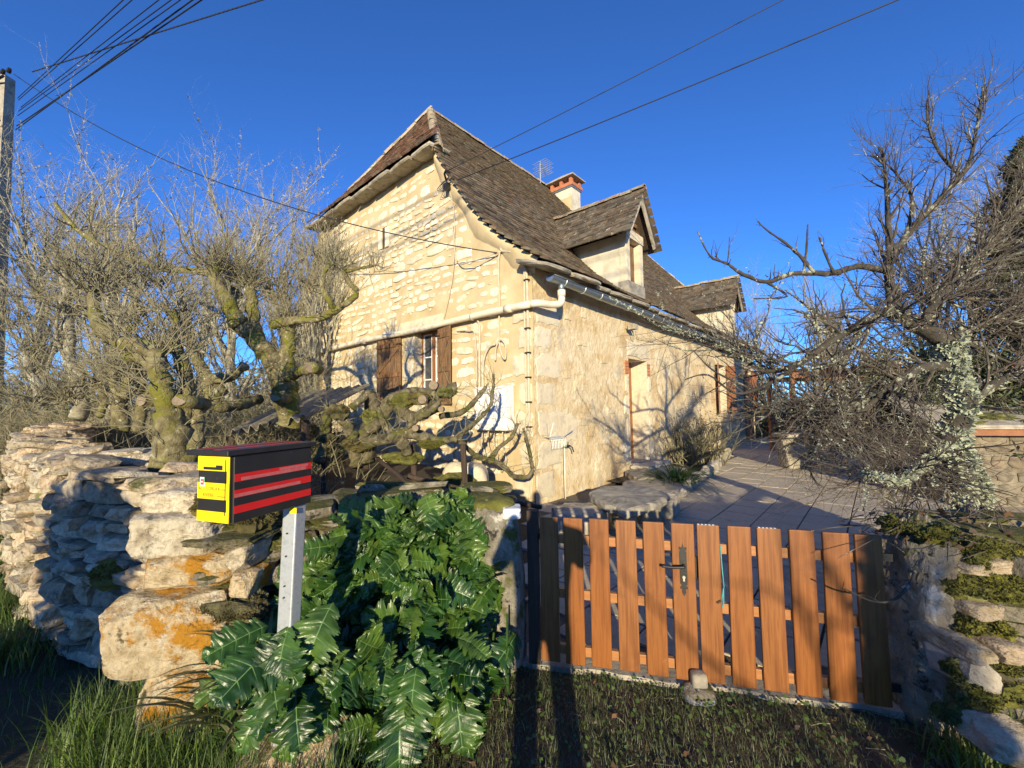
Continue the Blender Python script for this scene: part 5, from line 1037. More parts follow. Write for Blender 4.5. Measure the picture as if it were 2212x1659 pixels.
# ---- gnarled vine in front of the gable
vd = limbs([([(770, 1010, 5.6), (760, 950, 5.6), (745, 905, 5.6), (715, 880, 5.6), (705, 895, 5.6), (700, 940, 5.6)], .10, .07),
    ([(790, 1000, 5.7), (800, 930, 5.7), (830, 890, 5.7), (862, 862, 5.7), (905, 850, 5.8), (950, 855, 5.8), (985, 840, 5.8)], .17, .10), ([(860, 870, 5.7), (880, 900, 5.6), (925, 890, 5.5), (940, 875, 5.5)], .13, .09),
    ([(760, 880, 5.6), (800, 850, 5.7), (815, 890, 5.6), (840, 930, 5.5), (860, 945, 5.4)], .075, .06), ([(780, 960, 5.5), (830, 950, 5.4), (880, 935, 5.4), (930, 950, 5.5), (985, 950, 5.6)], .09, .075),
    ([(985, 950, 5.6), (1010, 925, 5.8), (1035, 905, 5.9), (1058, 880, 6.0), (1062, 855, 6.0)], .055, .03), ([(950, 900, 5.6), (1000, 890, 5.8), (1030, 860, 6.0), (1050, 835, 6.0)], .055, .035), ([(1062, 860, 6.0), (1066, 835, 6.0), (1066, 808, 6.0)], .028, .02),
    ([(990, 945, 5.6), (1005, 965, 5.8), (1030, 985, 6.0), (1060, 995, 6.1), (1085, 1005, 6.2), (1110, 1028, 6.2), (1140, 1030, 6.2), (1152, 1010, 6.2)], .05, .035), ([(1060, 990, 6.1), (1080, 965, 6.2), (1105, 945, 6.2), (1118, 915, 6.2)], .05, .028), ([(1150, 1010, 6.2), (1145, 980, 6.2), (1136, 945, 6.2), (1130, 925, 6.2)], .038, .022),
    ([(870, 935, 5.4), (900, 905, 5.3), (935, 885, 5.3), (952, 862, 5.3)], .05, .04), ([(880, 980, 5.5), (870, 940, 5.4), (900, 925, 5.4)], .09, .07), ([(705, 900, 5.5), (700, 960, 5.5), (690, 1000, 5.5)], .08, .09), ([(820, 910, 5.5), (790, 935, 5.5), (760, 945, 5.4)], .10, .08)])
vn = thing('gnarled_vine', np.array([D(790, 1000, 5.7)[0], 5.7, .4]), 'gnarled mossy pruned vine with stubby limbs before the gable wall', 'vine')
lm = [knobbly(P, R, 500 + i, .14) for i, (P, R) in enumerate(vd)]
for i_, (P, R) in enumerate(lm): part('stem', rough_tube(P, R * .8, 14, 500 + i_, .20), MT['vine'], vn, True)
for k, (px, py, dp_, a, b_) in enumerate([(870, 868, 5.65, .24, .15), (910, 862, 5.6, .2, .12), (965, 848, 5.75, .16, .10), (735, 890, 5.55, .14, .14), (800, 900, 5.6, .14, .16), (770, 960, 5.5, .2, .14), (930, 960, 5.45, .2, .08), (710, 950, 5.5, .14, .12), (870, 990, 5.6, .3, .12)]): mossy(vn, D(px, py, dp_), a * .8, .12, b_ * .75, 3500, 'mossb' if k % 2 else 'moss', 510 + k)
for k, (px, py, dp_, rad) in enumerate([(912, 863, 5.3, .055), (952, 884, 5.2, .035), (936, 832, 5.6, .06), (897, 925, 5.2, .04)]): c = D(px, py, dp_); part('cut_face', tube(np.array([c + [0, .12, 0], c]), rad, 12), MT['cut'], vn)
A, B = as_array(lm); r = np.random.default_rng(55); P1_, R1_ = branch(A, B, 260, (.08, .4), (.6, 1.4), r, 5, .3, .006, .3, .3); P2, R2 = branch(P1_, R1_, 420, (.06, .2), (.4, 1.1), r, 3, .7, .004, .2, .3); o = part('twigs', [tubes(P1_, R1_, 4), tubes(P2, R2, 3)], MT['twig'], vn); o['kind'] = 'stuff'
for k, (a, b_) in enumerate([((700, 1010), (702, 900)), ((905, 1090), (890, 960)), ((1010, 1075), (1000, 960))]): part('prop', tube(np.array([D(*a, 5.6) * [1, 1, 0], D(*b_, 5.6)]), .04, 8), MT['darkwood'], vn)

# ---- lichen covered fruit tree on the right
fd = limbs([([(2105, 1120, 4.1), (2098, 1040, 4.1), (2055, 965, 4.05), (2078, 880, 4.05), (2062, 800, 4.1), (2045, 735, 4.1)], .12, .085),
    ([(2045, 738, 4.1), (1990, 705, 4.1), (1940, 680, 4.15), (1925, 660, 4.15)], .08, .06), ([(1925, 662, 4.15), (1920, 600, 4.15), (1920, 535, 4.15), (1915, 402, 4.2), (1904, 320, 4.2)], .045, .010),
    ([(1920, 585, 4.15), (1851, 576, 4.1), (1798, 590, 4.05), (1714, 590, 4.0), (1655, 609, 3.95), (1597, 588, 3.9), (1571, 569, 3.9), (1534, 553, 3.85), (1507, 500, 3.85)], .035, .005),
    ([(1760, 590, 4.0), (1725, 550, 4.0), (1690, 520, 4.0), (1660, 500, 4.0), (1636, 478, 4.0)], .018, .005), ([(1735, 592, 4.0), (1742, 540, 4.0), (1745, 485, 4.0)], .016, .006), ([(1655, 609, 3.95), (1700, 640, 4.0), (1640, 645, 3.9), (1628, 645, 3.9)], .012, .004), ([(1571, 569, 3.9), (1574, 545, 3.9), (1576, 512, 3.9)], .007, .004),
    ([(1800, 590, 4.0), (1780, 540, 4.0), (1770, 512, 4.0)], .014, .006), ([(1921, 565, 4.15), (1965, 500, 4.2), (2020, 440, 4.2), (2075, 380, 4.2), (2098, 335, 4.2), (2112, 260, 4.2), (2124, 185, 4.2)], .034, .008),
    ([(1960, 505, 4.2), (1970, 430, 4.2), (1940, 380, 4.2), (1890, 330, 4.2)], .02, .005), ([(2075, 380, 4.2), (2030, 330, 4.2), (2005, 270, 4.2), (2002, 215, 4.2)], .018, .005),
    ([(1990, 700, 4.1), (2060, 610, 4.2), (2130, 540, 4.3), (2200, 450, 4.4), (2260, 390, 4.4)], .05, .02), ([(2045, 738, 4.1), (2120, 700, 4.2), (2200, 690, 4.3), (2280, 650, 4.3)], .05, .03),
    ([(1925, 670, 4.15), (1860, 700, 4.0), (1790, 740, 3.9), (1720, 790, 3.9), (1650, 800, 3.9), (1600, 770, 3.9), (1560, 745, 3.9), (1470, 715, 3.9), (1430, 708, 3.9)], .04, .004), ([(1720, 790, 3.9), (1660, 830, 3.8), (1590, 850, 3.8), (1530, 810, 3.8), (1480, 820, 3.8)], .02, .004), ([(1650, 850, 3.85), (1600, 830, 3.85), (1540, 800, 3.85), (1500, 760, 3.9)], .014, .004),
    ([(2055, 790, 4.1), (1980, 800, 4.0), (1910, 850, 4.0), (1880, 870, 4.0), (1800, 872, 4.0), (1765, 885, 4.0), (1715, 895, 4.0), (1640, 875, 4.0)], .05, .02), ([(1765, 884, 4.0), (1772, 910, 4.0), (1760, 950, 4.0), (1745, 985, 4.0)], .03, .015), ([(1910, 850, 4.0), (1850, 900, 3.9), (1830, 950, 3.9), (1840, 1000, 3.9)], .025, .006),
    ([(2060, 960, 4.05), (2000, 1000, 3.7), (1940, 1040, 3.4), (1870, 1020, 3.3)], .03, .006), ([(2098, 1045, 4.1), (2060, 1110, 3.4), (2000, 1130, 3.0), (1960, 1110, 2.9)], .04, .012), ([(2090, 1080, 3.2), (2130, 1150, 2.6), (2170, 1240, 2.4)], .02, .008), ([(1990, 1170, 2.5), (1975, 1240, 2.2), (1940, 1290, 2.15), (1890, 1300, 2.1), (1825, 1272, 2.1)], .009, .003), ([(2078, 880, 4.05), (2150, 830, 4.0), (2230, 800, 4.0)], .05, .03)])
ft = thing('fruit_tree', [fd[0][0][0][0], fd[0][0][0][1], 0], 'old lichen-covered fruit tree with tangled bare branches over the right wall', 'tree')
lm = [knobbly(P, R, 600 + i, .10) for i, (P, R) in enumerate(fd)]; lm[0][0][0][2] = 0
part('trunk', rough_tube(*lm[0], 14, 61, .15), MT['barkd'], ft, True)
for P, R in lm[1:]: part('limb', tube(P, R, 8), MT['barkd'], ft, True)
A, B = as_array(lm); r = np.random.default_rng(66); w_in = np.array([1, 12, 13, 14, 17, 18, 20, 24]); w_in = w_in[w_in < len(A)]
P1_, R1_ = branch(A[w_in], B[w_in], 290, (.3, .85), (.5, 1.3), r, 6, .45, .016, .15, .22, .05); Px, Rx = branch(A, B, 170, (.06, .25), (.6, 1.3), r, 5, .4, .007, .35, .2)
P2, R2 = branch(P1_, R1_, 1700, (.15, .55), (.4, 1.2), r, 5, .6, .0075, .15, .25, .1); PB, RB2 = branch(A[[12, 13, 17, 18, 19, 20, 1]], B[[12, 13, 17, 18, 19, 20, 1]], 170, (.25, .7), (.5, 1.3), r, 6, .5, .012, .0, .25, .1); PC, RC = branch(PB, RB2, 1300, (.1, .4), (.4, 1.2), r, 4, .6, .006, .05, .28, .1); P3, R3 = branch(P2, R2, 3600, (.06, .25), (.5, 1.2), r, 4, .7, .005, .1, .3, .1)
ui = [2, 9, 10, 11, 12, 1]; PU, RU = branch(A[ui], B[ui], 230, (.2, .65), (.5, 1.2), r, 6, .45, .010, .25, .2, .15); PV, RV = branch(PU, RU, 1300, (.06, .28), (.5, 1.1), r, 4, .65, .005, .2, .25, .1); Pq, Rq = branch(np.concatenate([Px, A[:, ::2][:, :5]]), np.concatenate([Rx, B[:, ::2][:, :5]]), 420, (.02, .07), (.8, 1.5), r, 5, .5, .006, .2, .1, rtip=.6)
o = part('twigs', [tubes(P1_, R1_, 5), tubes(P2, R2, 4), tubes(P3, R3, 3), tubes(Px, Rx, 4), tubes(Pq, Rq, 4), tubes(PB, RB2, 4), tubes(PC, RC, 3), tubes(PU, RU, 4), tubes(PV, RV, 3)], MT['twigd'], ft); o['kind'] = 'stuff'
lo_ = [0, 17, 18, 20, 21, 22, 13, 14, 1, 24, 12]; lo_ = [i for i in lo_ if i < len(A)]
o = part('lichen', [flakes(A[lo_], B[lo_], 9000, r, .017, .8), flakes(P1_[::6], R1_[::6], 6000, r, .013, .6), flakes(P2[::14], R2[::14], 3000, r, .009, .5), flakes(A[[0, 20, 21]], B[[0, 20, 21]], 9000, r, .024, .95), flakes(A[[0, 0]], B[[0, 0]], 6000, r, .03, 1.)], MT['lichen'], ft); o['kind'] = 'stuff'
# trees behind on the right
RB_ = [(9.3, 9.2, 5.6, 'tall bare tree rising behind the fruit tree at right'), (12.5, 11.0, 6.4, 'bare tree at the right picture edge behind the conifer'), (14.5, 24, 7.5, 'pale round-crowned bare tree beyond the far dormer'), (20, 27, 7.5, 'bare tree far behind the pergola'), (12.2, 15.5, 6.0, 'thin bare tree behind the pergola beam')]
for k, (x, y, h, lb_) in enumerate(RB_): tree('bare_tree', lb_, np.array([x, y, 0.]), h, 330 + k, group='bare trees behind the yard', n1=26, n2=190, n3=1100, n4=2000, fl=400, upb=.4, rt_=(.0075, .005) if k != 2 else (.012, .008))
def foliage(name, label, cat, c, rad, n, size, mkey, seed, group=None, lobes=14, trunk=True, asp=.45, pname='crown'):
    r = np.random.default_rng(seed); c = np.asarray(c, float); rad = np.asarray(rad, float); t = thing(name, [c[0], c[1], 0], label, cat, group)
    lc = nrm(r.normal(size=(lobes, 3))) * r.uniform(.3, .85, (lobes, 1)); k = r.integers(0, lobes, n); q = lc[k] + nrm(r.normal(size=(n, 3))) * (r.uniform(0, 1, (n, 1)) ** .5) * .38; p = c + q * rad; p[:, 2] = np.maximum(p[:, 2], .02)
    o = part(pname, [leaves(p, size, r, .2, asp)], MT[mkey], t); o['kind'] = 'stuff'
    if trunk: part('trunk', tube(np.array([[c[0], c[1], 0], [c[0], c[1], c[2]]]), [.09, .05], 8), MT['darkwood'], t)
    m_ = 40; p0 = np.tile(np.array([c[0], c[1], max(.05, c[2] - rad[2] * .9)]), (m_, 1)); p1_ = c + (lc[r.integers(0, lobes, m_)] + r.normal(size=(m_, 3)) * .2) * rad; P = np.stack([p0, (p0 + p1_) / 2 + r.normal(size=(m_, 3)) * .1, p1_], 1); part('branches', tubes(P, np.tile([.03, .018, .006], (m_, 1)), 4), MT['darkwood'], t)
    return t
for k, (x, y, z, rx, rz, lb_) in enumerate([(-9.5, 9.0, .9, 1.8, 1.2, 'low ivy-green bush behind the far left wall'), (-6.4, 8.6, .9, 1.3, 1.1, 'low dark bush behind the pollard trunks'), (-4.6, 9.4, .8, 1.0, 1.0, 'low bush between pollard tree and lean-to roof'), (-13.5, 11, 1.1, 2.2, 1.4, 'broad bush below the utility pole'), (-7.6, 11.5, 1.0, 2.2, 1.5, 'broad dull bush under the bare trees')]): foliage('low_bush', lb_, 'bush', (x, y, z), (rx, .8, rz), 4200, .075, 'bushleaf' if k % 2 else 'evergreen', 770 + k, 'bushes behind the left wall')
# conifer at the right edge: whorls of drooping sprays
cf = thing('conifer', [9.0, 6.9, 0], 'dark columnar conifer at the right picture edge', 'conifer'); part('trunk', tube(np.array([[9.0, 6.9, 0], [9.0, 6.9, 5.9]]), [.14, .02], 10), MT['darkwood'], cf, True); r = np.random.default_rng(70); n = 34000; z = r.uniform(.3, 6.1, n); rad = (6.2 - z) ** .5 * .42 * (1 + .25 * np.sin(z * 9)) * r.uniform(.35, 1, n) ** .5; a = r.uniform(0, 6.28, n); rad = rad * (1 + .2 * np.sin(a * 5 + z * 3)); p = np.stack([9.0 + rad * np.cos(a), 6.9 + rad * np.sin(a), z], -1); o = part('foliage', leaves(p, .12, r, .5, .25), MT['evergreen'], cf); o['kind'] = 'stuff'
foliage('evergreen_shrub', 'dark blue-green spruce-like shrub inside the fruit tree tangle', 'shrub', (8.0, 8.4, 1.7), (1.0, 1.0, 1.5), 12000, .07, 'evergreen', 71); foliage('garden_bush', 'olive bush behind the paved yard under the pergola', 'bush', (12.5, 15.6, .8), (1.6, 1.0, .9), 7000, .07, 'bushleaf', 72, 'bushes at the back of the yard'); foliage('garden_bush', 'wide olive bush left of the pergola post', 'bush', (15.5, 18.8, 1.0), (2.2, 1.0, 1.1), 8000, .09, 'bushleaf', 73, 'bushes at the back of the yard'); foliage('garden_bush', 'ivy green bush at the end of the house front', 'bush', (12.0, 19.2, .6), (.8, .7, .7), 3500, .07, 'evergreen', 74, 'bushes at the back of the yard'); foliage('garden_bush', 'bush above the low stone shed at right', 'bush', (9.8, 9.9, 1.7), (1.8, 1.0, 1.0), 8000, .08, 'bushleaf', 75, 'bushes at the back of the yard')
foliage('garden_bush', 'dense dark bush far behind the pergola', 'bush', (19, 21, 1.6), (3.2, 1.4, 1.7), 9000, .12, 'evergreen', 76, 'bushes at the back of the yard'); foliage('garden_bush', 'brownish bush beyond the back wall near the house end', 'bush', (13.8, 22.5, 1.4), (2.0, 1.2, 1.5), 6000, .10, 'bushleaf', 77, 'bushes at the back of the yard')
thicket('undergrowth', 'brown bramble tangle at the back of the yard', (10.5, 13.6, 0), (17, 12.0, 0), 2.2, 1300, 404, 'twigd', 2.); thicket('undergrowth', 'grey brush behind the pergola', (12.5, 21, 0), (24, 17, 0), 3.0, 1500, 405, 'twigg', 3., L=(.8, 1.8))
# back wall, low stone pier, kerb, pergola, shed
drywall('back_wall', 'sunlit low dry stone wall closing the back of the yard', [(11.6, 20.6), (14, 18.2), (17, 15.4), (21, 12)], .9, .5, 1, 'lime', 51, hmin=.08, hmax=.16, lmin=.25, lmax=.6, limit=120, inner=False)
pc = G(1716, 1010); rough_column('stone_pier', 'low grey stone pier with flat capstone at the yard corner', pc, .30, .26, .85, 'slab', 53, 'pier', fine=.03, amp=.06); slabp = blob(8, 7., .06, 54, .03); part('capstone', (slabp[0] * [.38, .33, .06] + pc + [0, 0, .82], slabp[1]), MT['slab'], bpy.data.objects['stone_pier'], True)
kb = thing('kerb', G(1765, 1012), 'short low stone kerb running right from the grey pier', 'kerb'); V, Fs = boxV(0, 1, -.1, .1, -.02, .16); a, b_ = G(1735, 1006), G(1812, 1026); dv = b_ - a; nn_ = nrm(np.cross(eZ, dv)); part('kerb_stone', (a + V[:, :1] * dv + V[:, 1:2] * nn_ + V[:, 2:] * eZ, Fs), MT['slab'], kb)
pg = thing('pergola', [10.5, 14, 0], 'red-brown timber pergola behind the fruit tree', 'pergola'); pa, pb_ = np.array([8.2, 12.2, 0]), np.array([15.5, 9.8, 0]); pdir = nrm(pb_ - pa); pn = np.array([-pdir[1], pdir[0], 0])
def tb(a, b_, w_, h_, name='beam'):
    V, Fs = boxV(0, 1, -w_ / 2, w_ / 2, -h_ / 2, h_ / 2); dv = b_ - a; s_ = nrm(np.cross(eZ, dv)) if abs(nrm(dv)[2]) < .9 else np.array([1., 0, 0]); u_ = nrm(np.cross(dv, s_)); return part(name, (a + V[:, :1] * dv + V[:, 1:2] * s_ + V[:, 2:] * u_, Fs), MT['pergola'], pg)
for q in (0, 1):
    tb(pa + pn * 2.4 * q + [0, 0, 2.45], pb_ + pn * 2.4 * q + [0, 0, 2.45], .09, .17)
    for k in range(4): p = pa + (pb_ - pa) * k / 3 + pn * 2.4 * q; tb(p, p + [0, 0, 2.36], .11, .11, 'post'); 
for k in range(11): p = pa + (pb_ - pa) * (k + .5) / 11; tb(p - pn * .3 + [0, 0, 2.6], p + pn * 2.8 + [0, 0, 2.6], .06, .12, 'rafter')
p = G(1750, 995); tb(p, p + [0, 0, 1.55], .10, .10, 'post')
# low shed on the right
sh0 = np.array([6.95, 6.75, 0]); shd = nrm([1., -.32, 0]); shn = np.array([-shd[1], shd[0], 0]); shed = thing('stone_shed', sh0 + shd * 2, 'low stone shed with mossy roof edge at the right side', 'shed')
def sbox(a0, a1, b0, b1, z0, z1): V, Fs = boxV(a0, a1, b0, b1, z0, z1); return sh0 + V[:, :1] * shd + V[:, 1:2] * shn + V[:, 2:] * eZ, Fs
swl = part('shed_wall', sbox(0, 5, 0, 2.4, -.1, 1.12), MT['shedstone'], shed); so = []; rr = random.Random(8); z = .0
while z < 1.05:
    h_ = rr.uniform(.14, .26); x = .02
    while x < 4.9: L_ = rr.uniform(.16, .42); so.append((rr.randrange(14), M4(shd * L_ / 2, shn * .02, eZ * h_ / 2 * .92, sh0 + shd * (x + L_ / 2) - shn * .002 + eZ * (z + h_ / 2)))); x += L_ + .02
    z += h_ + .01
pieces(swl, 'stone', fs, MT['shedstone'], so, 160, stuff='small_shed_stones')
part('fascia', sbox(-.15, 5.1, -.2, -.14, 1.10, 1.2), MT['pergola'], shed); V, Fs = sbox(-.2, 5.2, -.25, 2.5, 1.2, 1.26); V[(np.arange(8) // 2) % 2 == 1, 2] += .75; srf = part('shed_roof', (V, Fs), MT['slab'], shed)
for k in range(9): mossy(shed, sh0 + shd * (.2 + k * .55) + shn * (.0 + .25 * (k % 2)) + [0, 0, 1.28 + .06 * (k % 2)], .36, .26, .09, 1500, 'moss', 800 + k)
# ---- woods on the horizon
r = np.random.default_rng(140); n = 60000; k_ = r.integers(0, 260, n); an_ = r.uniform(-.25, math.pi + .25, 260)[k_]; dist = r.uniform(38, 62, 260)[k_]; hh_ = r.uniform(3., 6.5, 260)[k_]; c_ = np.stack([np.cos(an_) * dist, np.sin(an_) * dist, 0 * dist], -1); q_ = nrm(r.normal(size=(n, 3))) * r.uniform(.2, 1, (n, 1)) ** .5; p = c_ + q_ * np.stack([hh_ * .8, hh_ * .8, hh_ * .5], -1); p[:, 2] = np.abs(p[:, 2] + hh_ * .48)
dw = part('distant_wood', [leaves(p, .55, r, .4, .35)], MT['twigg']); tag(dw, 'grey winter woodland along the horizon', 'woodland', kind='stuff')
# ---- shrub and strap-leaved plant by the door
sb = thing('bare_shrub', hl(6.3, -.55, 0), 'twiggy half-bare shrub against the sunny house front', 'shrub'); r = np.random.default_rng(81); n = 150; p = hl(6.3, -.55, 0.) + r.normal(size=(n, 3)) * [.35, .35, 0]; d_ = nrm(r.normal(size=(n, 3)) * [.45, .45, .2] + [0, 0, 1]); pts = [p]
for i in range(4): d_ = nrm(d_ + r.normal(size=(n, 3)) * .15); pts.append(pts[-1] + d_ * r.uniform(.22, .42, n)[:, None])
A = np.stack(pts, 1); B = np.linspace(1, .35, 5)[None] * r.uniform(.008, .018, n)[:, None]; P2, R2 = branch(A, B, 1100, (.1, .4), (.3, .9), r, 4, .7, .007, .3, .2, .2); o = part('stems', [tubes(A, B, 5), tubes(P2, R2, 3)], MT['twig'], sb); o['kind'] = 'stuff'; p, _, _, _ = sample(P2, R2, 1500, r); o = part('leaves', leaves(p, .05, r, .3), MT['bushleaf'], sb); o['kind'] = 'stuff'
def straps(t, c, n, L, wd, mkey, seed, bend=1.0, spread=.25, name='leaf', direc=None):
    r = np.random.default_rng(seed)
    for k in range(n):
        a = r.uniform(0, 6.28); K = 9; d_ = np.array([math.cos(a), math.sin(a), 0]); 
        if direc is not None: d_ = nrm(d_ + direc)
        p = np.asarray(c) + d_ * r.uniform(0, spread) ; el = r.uniform(.9, 1.45); ln = r.uniform(.6, 1.1) * L; sd = np.cross(d_, eZ); V = []
        for i in range(K):
            f_ = i / (K - 1); ww = wd * (1 - f_ ** 2.2) * (.6 + .4 * min(1, f_ * 4)) + .0008; V += [p - sd * ww, p + eZ * -ww * .35, p + sd * ww]; e_ = el - bend * f_ * 1.9; p = p + (d_ * math.cos(e_) + eZ * math.sin(e_)) * ln / (K - 1)
        V = np.array(V); q = np.arange(K - 1)[:, None] * 3; part(name, (V, [np.vstack([np.hstack([q, q + 1, q + 4, q + 3]), np.hstack([q + 1, q + 2, q + 5, q + 4])])]), MT[mkey], t, True)
ag = thing('strap_leaf_plant', hl(2.9, -1.25, 0), 'dark green clump of arching strap leaves beside the stone steps', 'plant'); straps(ag, hl(2.85, -1.3, .04), 120, .80, .017, 'strap', 82, 1.0, .32)
ir = thing('iris_clump', G(545, 1470), 'clump of withered iris blades at the foot of the corner blocks', 'plant'); straps(ir, np.array([-1.28, 2.12, .12]), 46, .52, .014, 'iris', 83, .75, .16, direc=np.array([-.45, -.25, 0])); straps(ir, np.array([-1.25, 2.16, .3]), 26, .45, .013, 'iris', 84, .8, .12, direc=np.array([-.7, -.3, 0]))

# ================================================================== ACANTHUS
def acleaf(seed):
    """lobed leaf along +x, about twice as long as wide, crinkled and drooping"""
    r = np.random.default_rng(seed); nu, nv, lob = 66, 5, 5; u = np.linspace(0, 1, nu)
    env = np.sin(np.pi * u ** .85) ** .62 * (1 - .12 * u) + .015; side = np.linspace(-1, 1, 2 * nv + 1); W = []
    for sg in (0, 1):
        ph = (u * lob + .12 * sg + r.normal(0, .02)) % 1.0; dep = .42 + .10 * r.random(); jag = np.interp(u * 24 % 1.0, [0, .55, 1], [.86, 1.06, .86]); amp = np.interp(u, np.linspace(0, 1, 7), r.uniform(.85, 1.15, 7))
        W.append(env * (1 - dep + dep * np.sin(np.pi * ph) ** .7) * jag * amp * .345)
    bend = r.uniform(.25, 1.0); tw = r.normal(0, .25); V, UV = [], []; cr = r.uniform(0, 6, 4)
    ds = np.linspace(0, 1, 200); an = .45 - bend * ds ** 1.2 * 1.2; cx = np.cumsum(np.cos(an)) / 200; cz = np.cumsum(np.sin(an)) / 200
    for i in range(nu):
        for v in side:
            a = abs(v); w_ = W[int(v > 0)][i]; y = v * w_; x = min(1.06, u[i] + a * w_ * .55 * (1 - u[i] * .5)); fold = .42 * a * w_ - 1.1 * (a * w_) ** 2
            z = fold + .020 * math.sin(u[i] * 2 * math.pi * lob - 1.2) * a + .014 * math.sin(u[i] * 37 + v * 6 + cr[0]) * a + .020 * math.sin(u[i] * 9 + v * 3 + cr[1]) * a + tw * y * u[i]
            k = min(int(x * 199), 199); ex = max(0, x - 1); V.append([cx[k] + ex - z * math.sin(an[k]), y, cz[k] + z * math.cos(an[k])]); UV.append([u[i], (v + 1) / 2])
    n = 2 * nv + 1; i = (np.arange(nu - 1)[:, None] * n + np.arange(n - 1)).ravel(); return np.array(V), [np.stack([i, i + n, i + n + 1, i + 1], -1)], np.array(UV)
ac = thing('acanthus_plant', [-.62, 2.4, 0], 'big mound of glossy dark green lobed leaves between mailbox post and gatepost', 'plant')
lv = [mesh('leaf', *acleaf(i), smooth=True) for i in range(14)]
rr = random.Random(61)
def leaf(p, out, L, roll=0., k=None):
    """p = leaf base, out = direction of the midrib"""
    X_ = nrm(out); up_ = np.array([0, -.85, .52]) if abs(X_[1]) < .8 else np.array([0, -.5, .86]); Y_ = nrm(np.cross(up_, X_)); Z_ = np.cross(X_, Y_); c, s_ = math.cos(roll), math.sin(roll); Y2 = Y_ * c + Z_ * s_; Z2 = Z_ * c - Y_ * s_
    raw('leaf', lv[rr.randrange(14) if k is None else k], MT['acanthus'], ac, Matrix(M4(X_ * L, Y2 * L * rr.uniform(.9, 1.25), Z2 * L, p).tolist()))
# leaf bases over a leaning mound: (centre x, half width, top) as function of height
n = 0
while n < 440:
    f_ = rr.random() ** 1.05; z = .02 + .90 * f_; hw_ = .66 * math.sqrt(max(0, 1 - (max(f_ - .12, 0) / .92) ** 2.4)) + .03; xc = -.76 + .12 * f_; x = xc + rr.uniform(-1, 1) * hw_; e_ = (x - xc) / (hw_ + .01)
    yf = 2.12 + .50 * f_ ** 1.1 + (.20 if e_ > 0 else -.04) * e_ ** 2 + rr.uniform(0, .16)
    if x < -1.16 and z > .85: continue
    out = np.array([e_ * rr.uniform(.4, 1.3) + rr.gauss(0, .65), -.50 + rr.gauss(0, .2), -.38 + rr.gauss(0, .5) + .25 * f_])
    if abs(x + 1.03) < .15 and yf < 2.2: yf += .2
    if -1.2 < x < -.85 and yf < 2.16: yf += .08
    L = rr.uniform(.16, .33) * (1.12 if f_ < .4 else .95); p = np.array([x, yf + .10, z + .10]) - nrm(out) * L * .45
    if p[2] + nrm(out)[2] * L < -.05 or (p + nrm(out) * L)[0] > -.10: continue
    leaf(p, out, L, rr.gauss(0, .45)); n += 1
for (px, py, dp_, dx, dz, L) in [(800, 1130, 2.5, .1, .5, .24), (620, 1370, 1.95, -.4, -.5, .33), (720, 1300, 2.0, -.2, -.9, .30), (900, 1440, 2.05, 0, -1, .30), (985, 1460, 2.1, .2, -1, .30), (690, 1470, 2.0, -.3, -.9, .30), (870, 1500, 2.0, .1, -1, .32), (580, 1350, 2.15, -.7, -.3, .28), (560, 1420, 2.1, -.7, -.5, .28)]:
    o = np.array([dx, -.55, dz]); leaf(D(px, py, dp_), o, L, 0.)
for (px, py, dx, dz, L_) in [(600, 1370, .5, -.5, .26), (650, 1380, -.6, -.4, .26), (625, 1350, .1, -.9, .24), (585, 1420, .4, -.7, .26), (660, 1430, -.3, -.8, .26), (610, 1450, -.1, -.8, .24), (640, 1490, .3, -.8, .22), (590, 1500, -.3, -.7, .22)]: leaf(D(px, py, 1.90), np.array([dx, -.35, dz]), L_, rr.gauss(0, .3))
for k in range(150):                                   # skirt of low leaves, down to the grass
    x = rr.uniform(-1.34, -.16); z = rr.uniform(.08, .50); y = 2.10 + rr.uniform(-.05, .10) + (.06 if abs(x + 1.03) < .12 else 0) + .12 * max(0, x + .5)
    leaf(np.array([x, y, z]), np.array([rr.gauss(-.15, .55), -.45 + rr.gauss(0, .15), -.35 + rr.gauss(0, .35)]), rr.uniform(.14, .26) * min(1, .6 + z), rr.gauss(0, .4))
V = []; r = np.random.default_rng(5); stx = np.stack([r.uniform(-1.2, -.05, 60), r.uniform(2.45, 2.7, 60), np.zeros(60)], -1); P = np.stack([stx, stx + np.stack([r.normal(0, .05, 60), r.uniform(-.15, 0, 60), r.uniform(.2, .5, 60)], -1)], 1); part('stems', tubes(P, np.tile([.010, .006], (60, 1)), 5), MT['strap'], ac)

# ================================================================== GROUND COVER
def blades(p, L, wd, r, lean=.5, K=4, wind=(0, 0)):
    n = len(p); a = r.uniform(0, 6.28, n); d_ = np.stack([np.cos(a) + wind[0], np.sin(a) + wind[1], np.zeros(n)], -1); sd = np.stack([-np.sin(a), np.cos(a), np.zeros(n)], -1); LL = r.uniform(.5, 1.2, n) * L; ln = r.uniform(.1, 1, n) * lean; V = []; q = p.copy()
    for i in range(K):
        f_ = i / (K - 1); ww = wd * (1 - f_ * .93); V.append(q - sd * ww); V.append(q + sd * ww); e_ = 1.5 - ln * (f_ + .2) * 1.5; q = q + (d_ * np.cos(e_)[:, None] + eZ * np.sin(e_)[:, None]) * (LL / (K - 1))[:, None]
    V = np.stack(V, 1); b = (np.arange(n) * 2 * K)[:, None] + np.arange(K - 1)[None] * 2; return V.reshape(-1, 3), [np.stack([b, b + 1, b + 3, b + 2], -1).reshape(-1, 4)]
def scatter(n, x0, x1, y0, y1, r, f=None, dz=-.01):
    p = np.stack([r.uniform(x0, x1, n), r.uniform(y0, y1, n)], -1)
    if f is not None: p = p[f(p)]
    return np.concatenate([p, (gz(p[:, 0], p[:, 1]) + dz)[:, None]], 1)
r = np.random.default_rng(90)
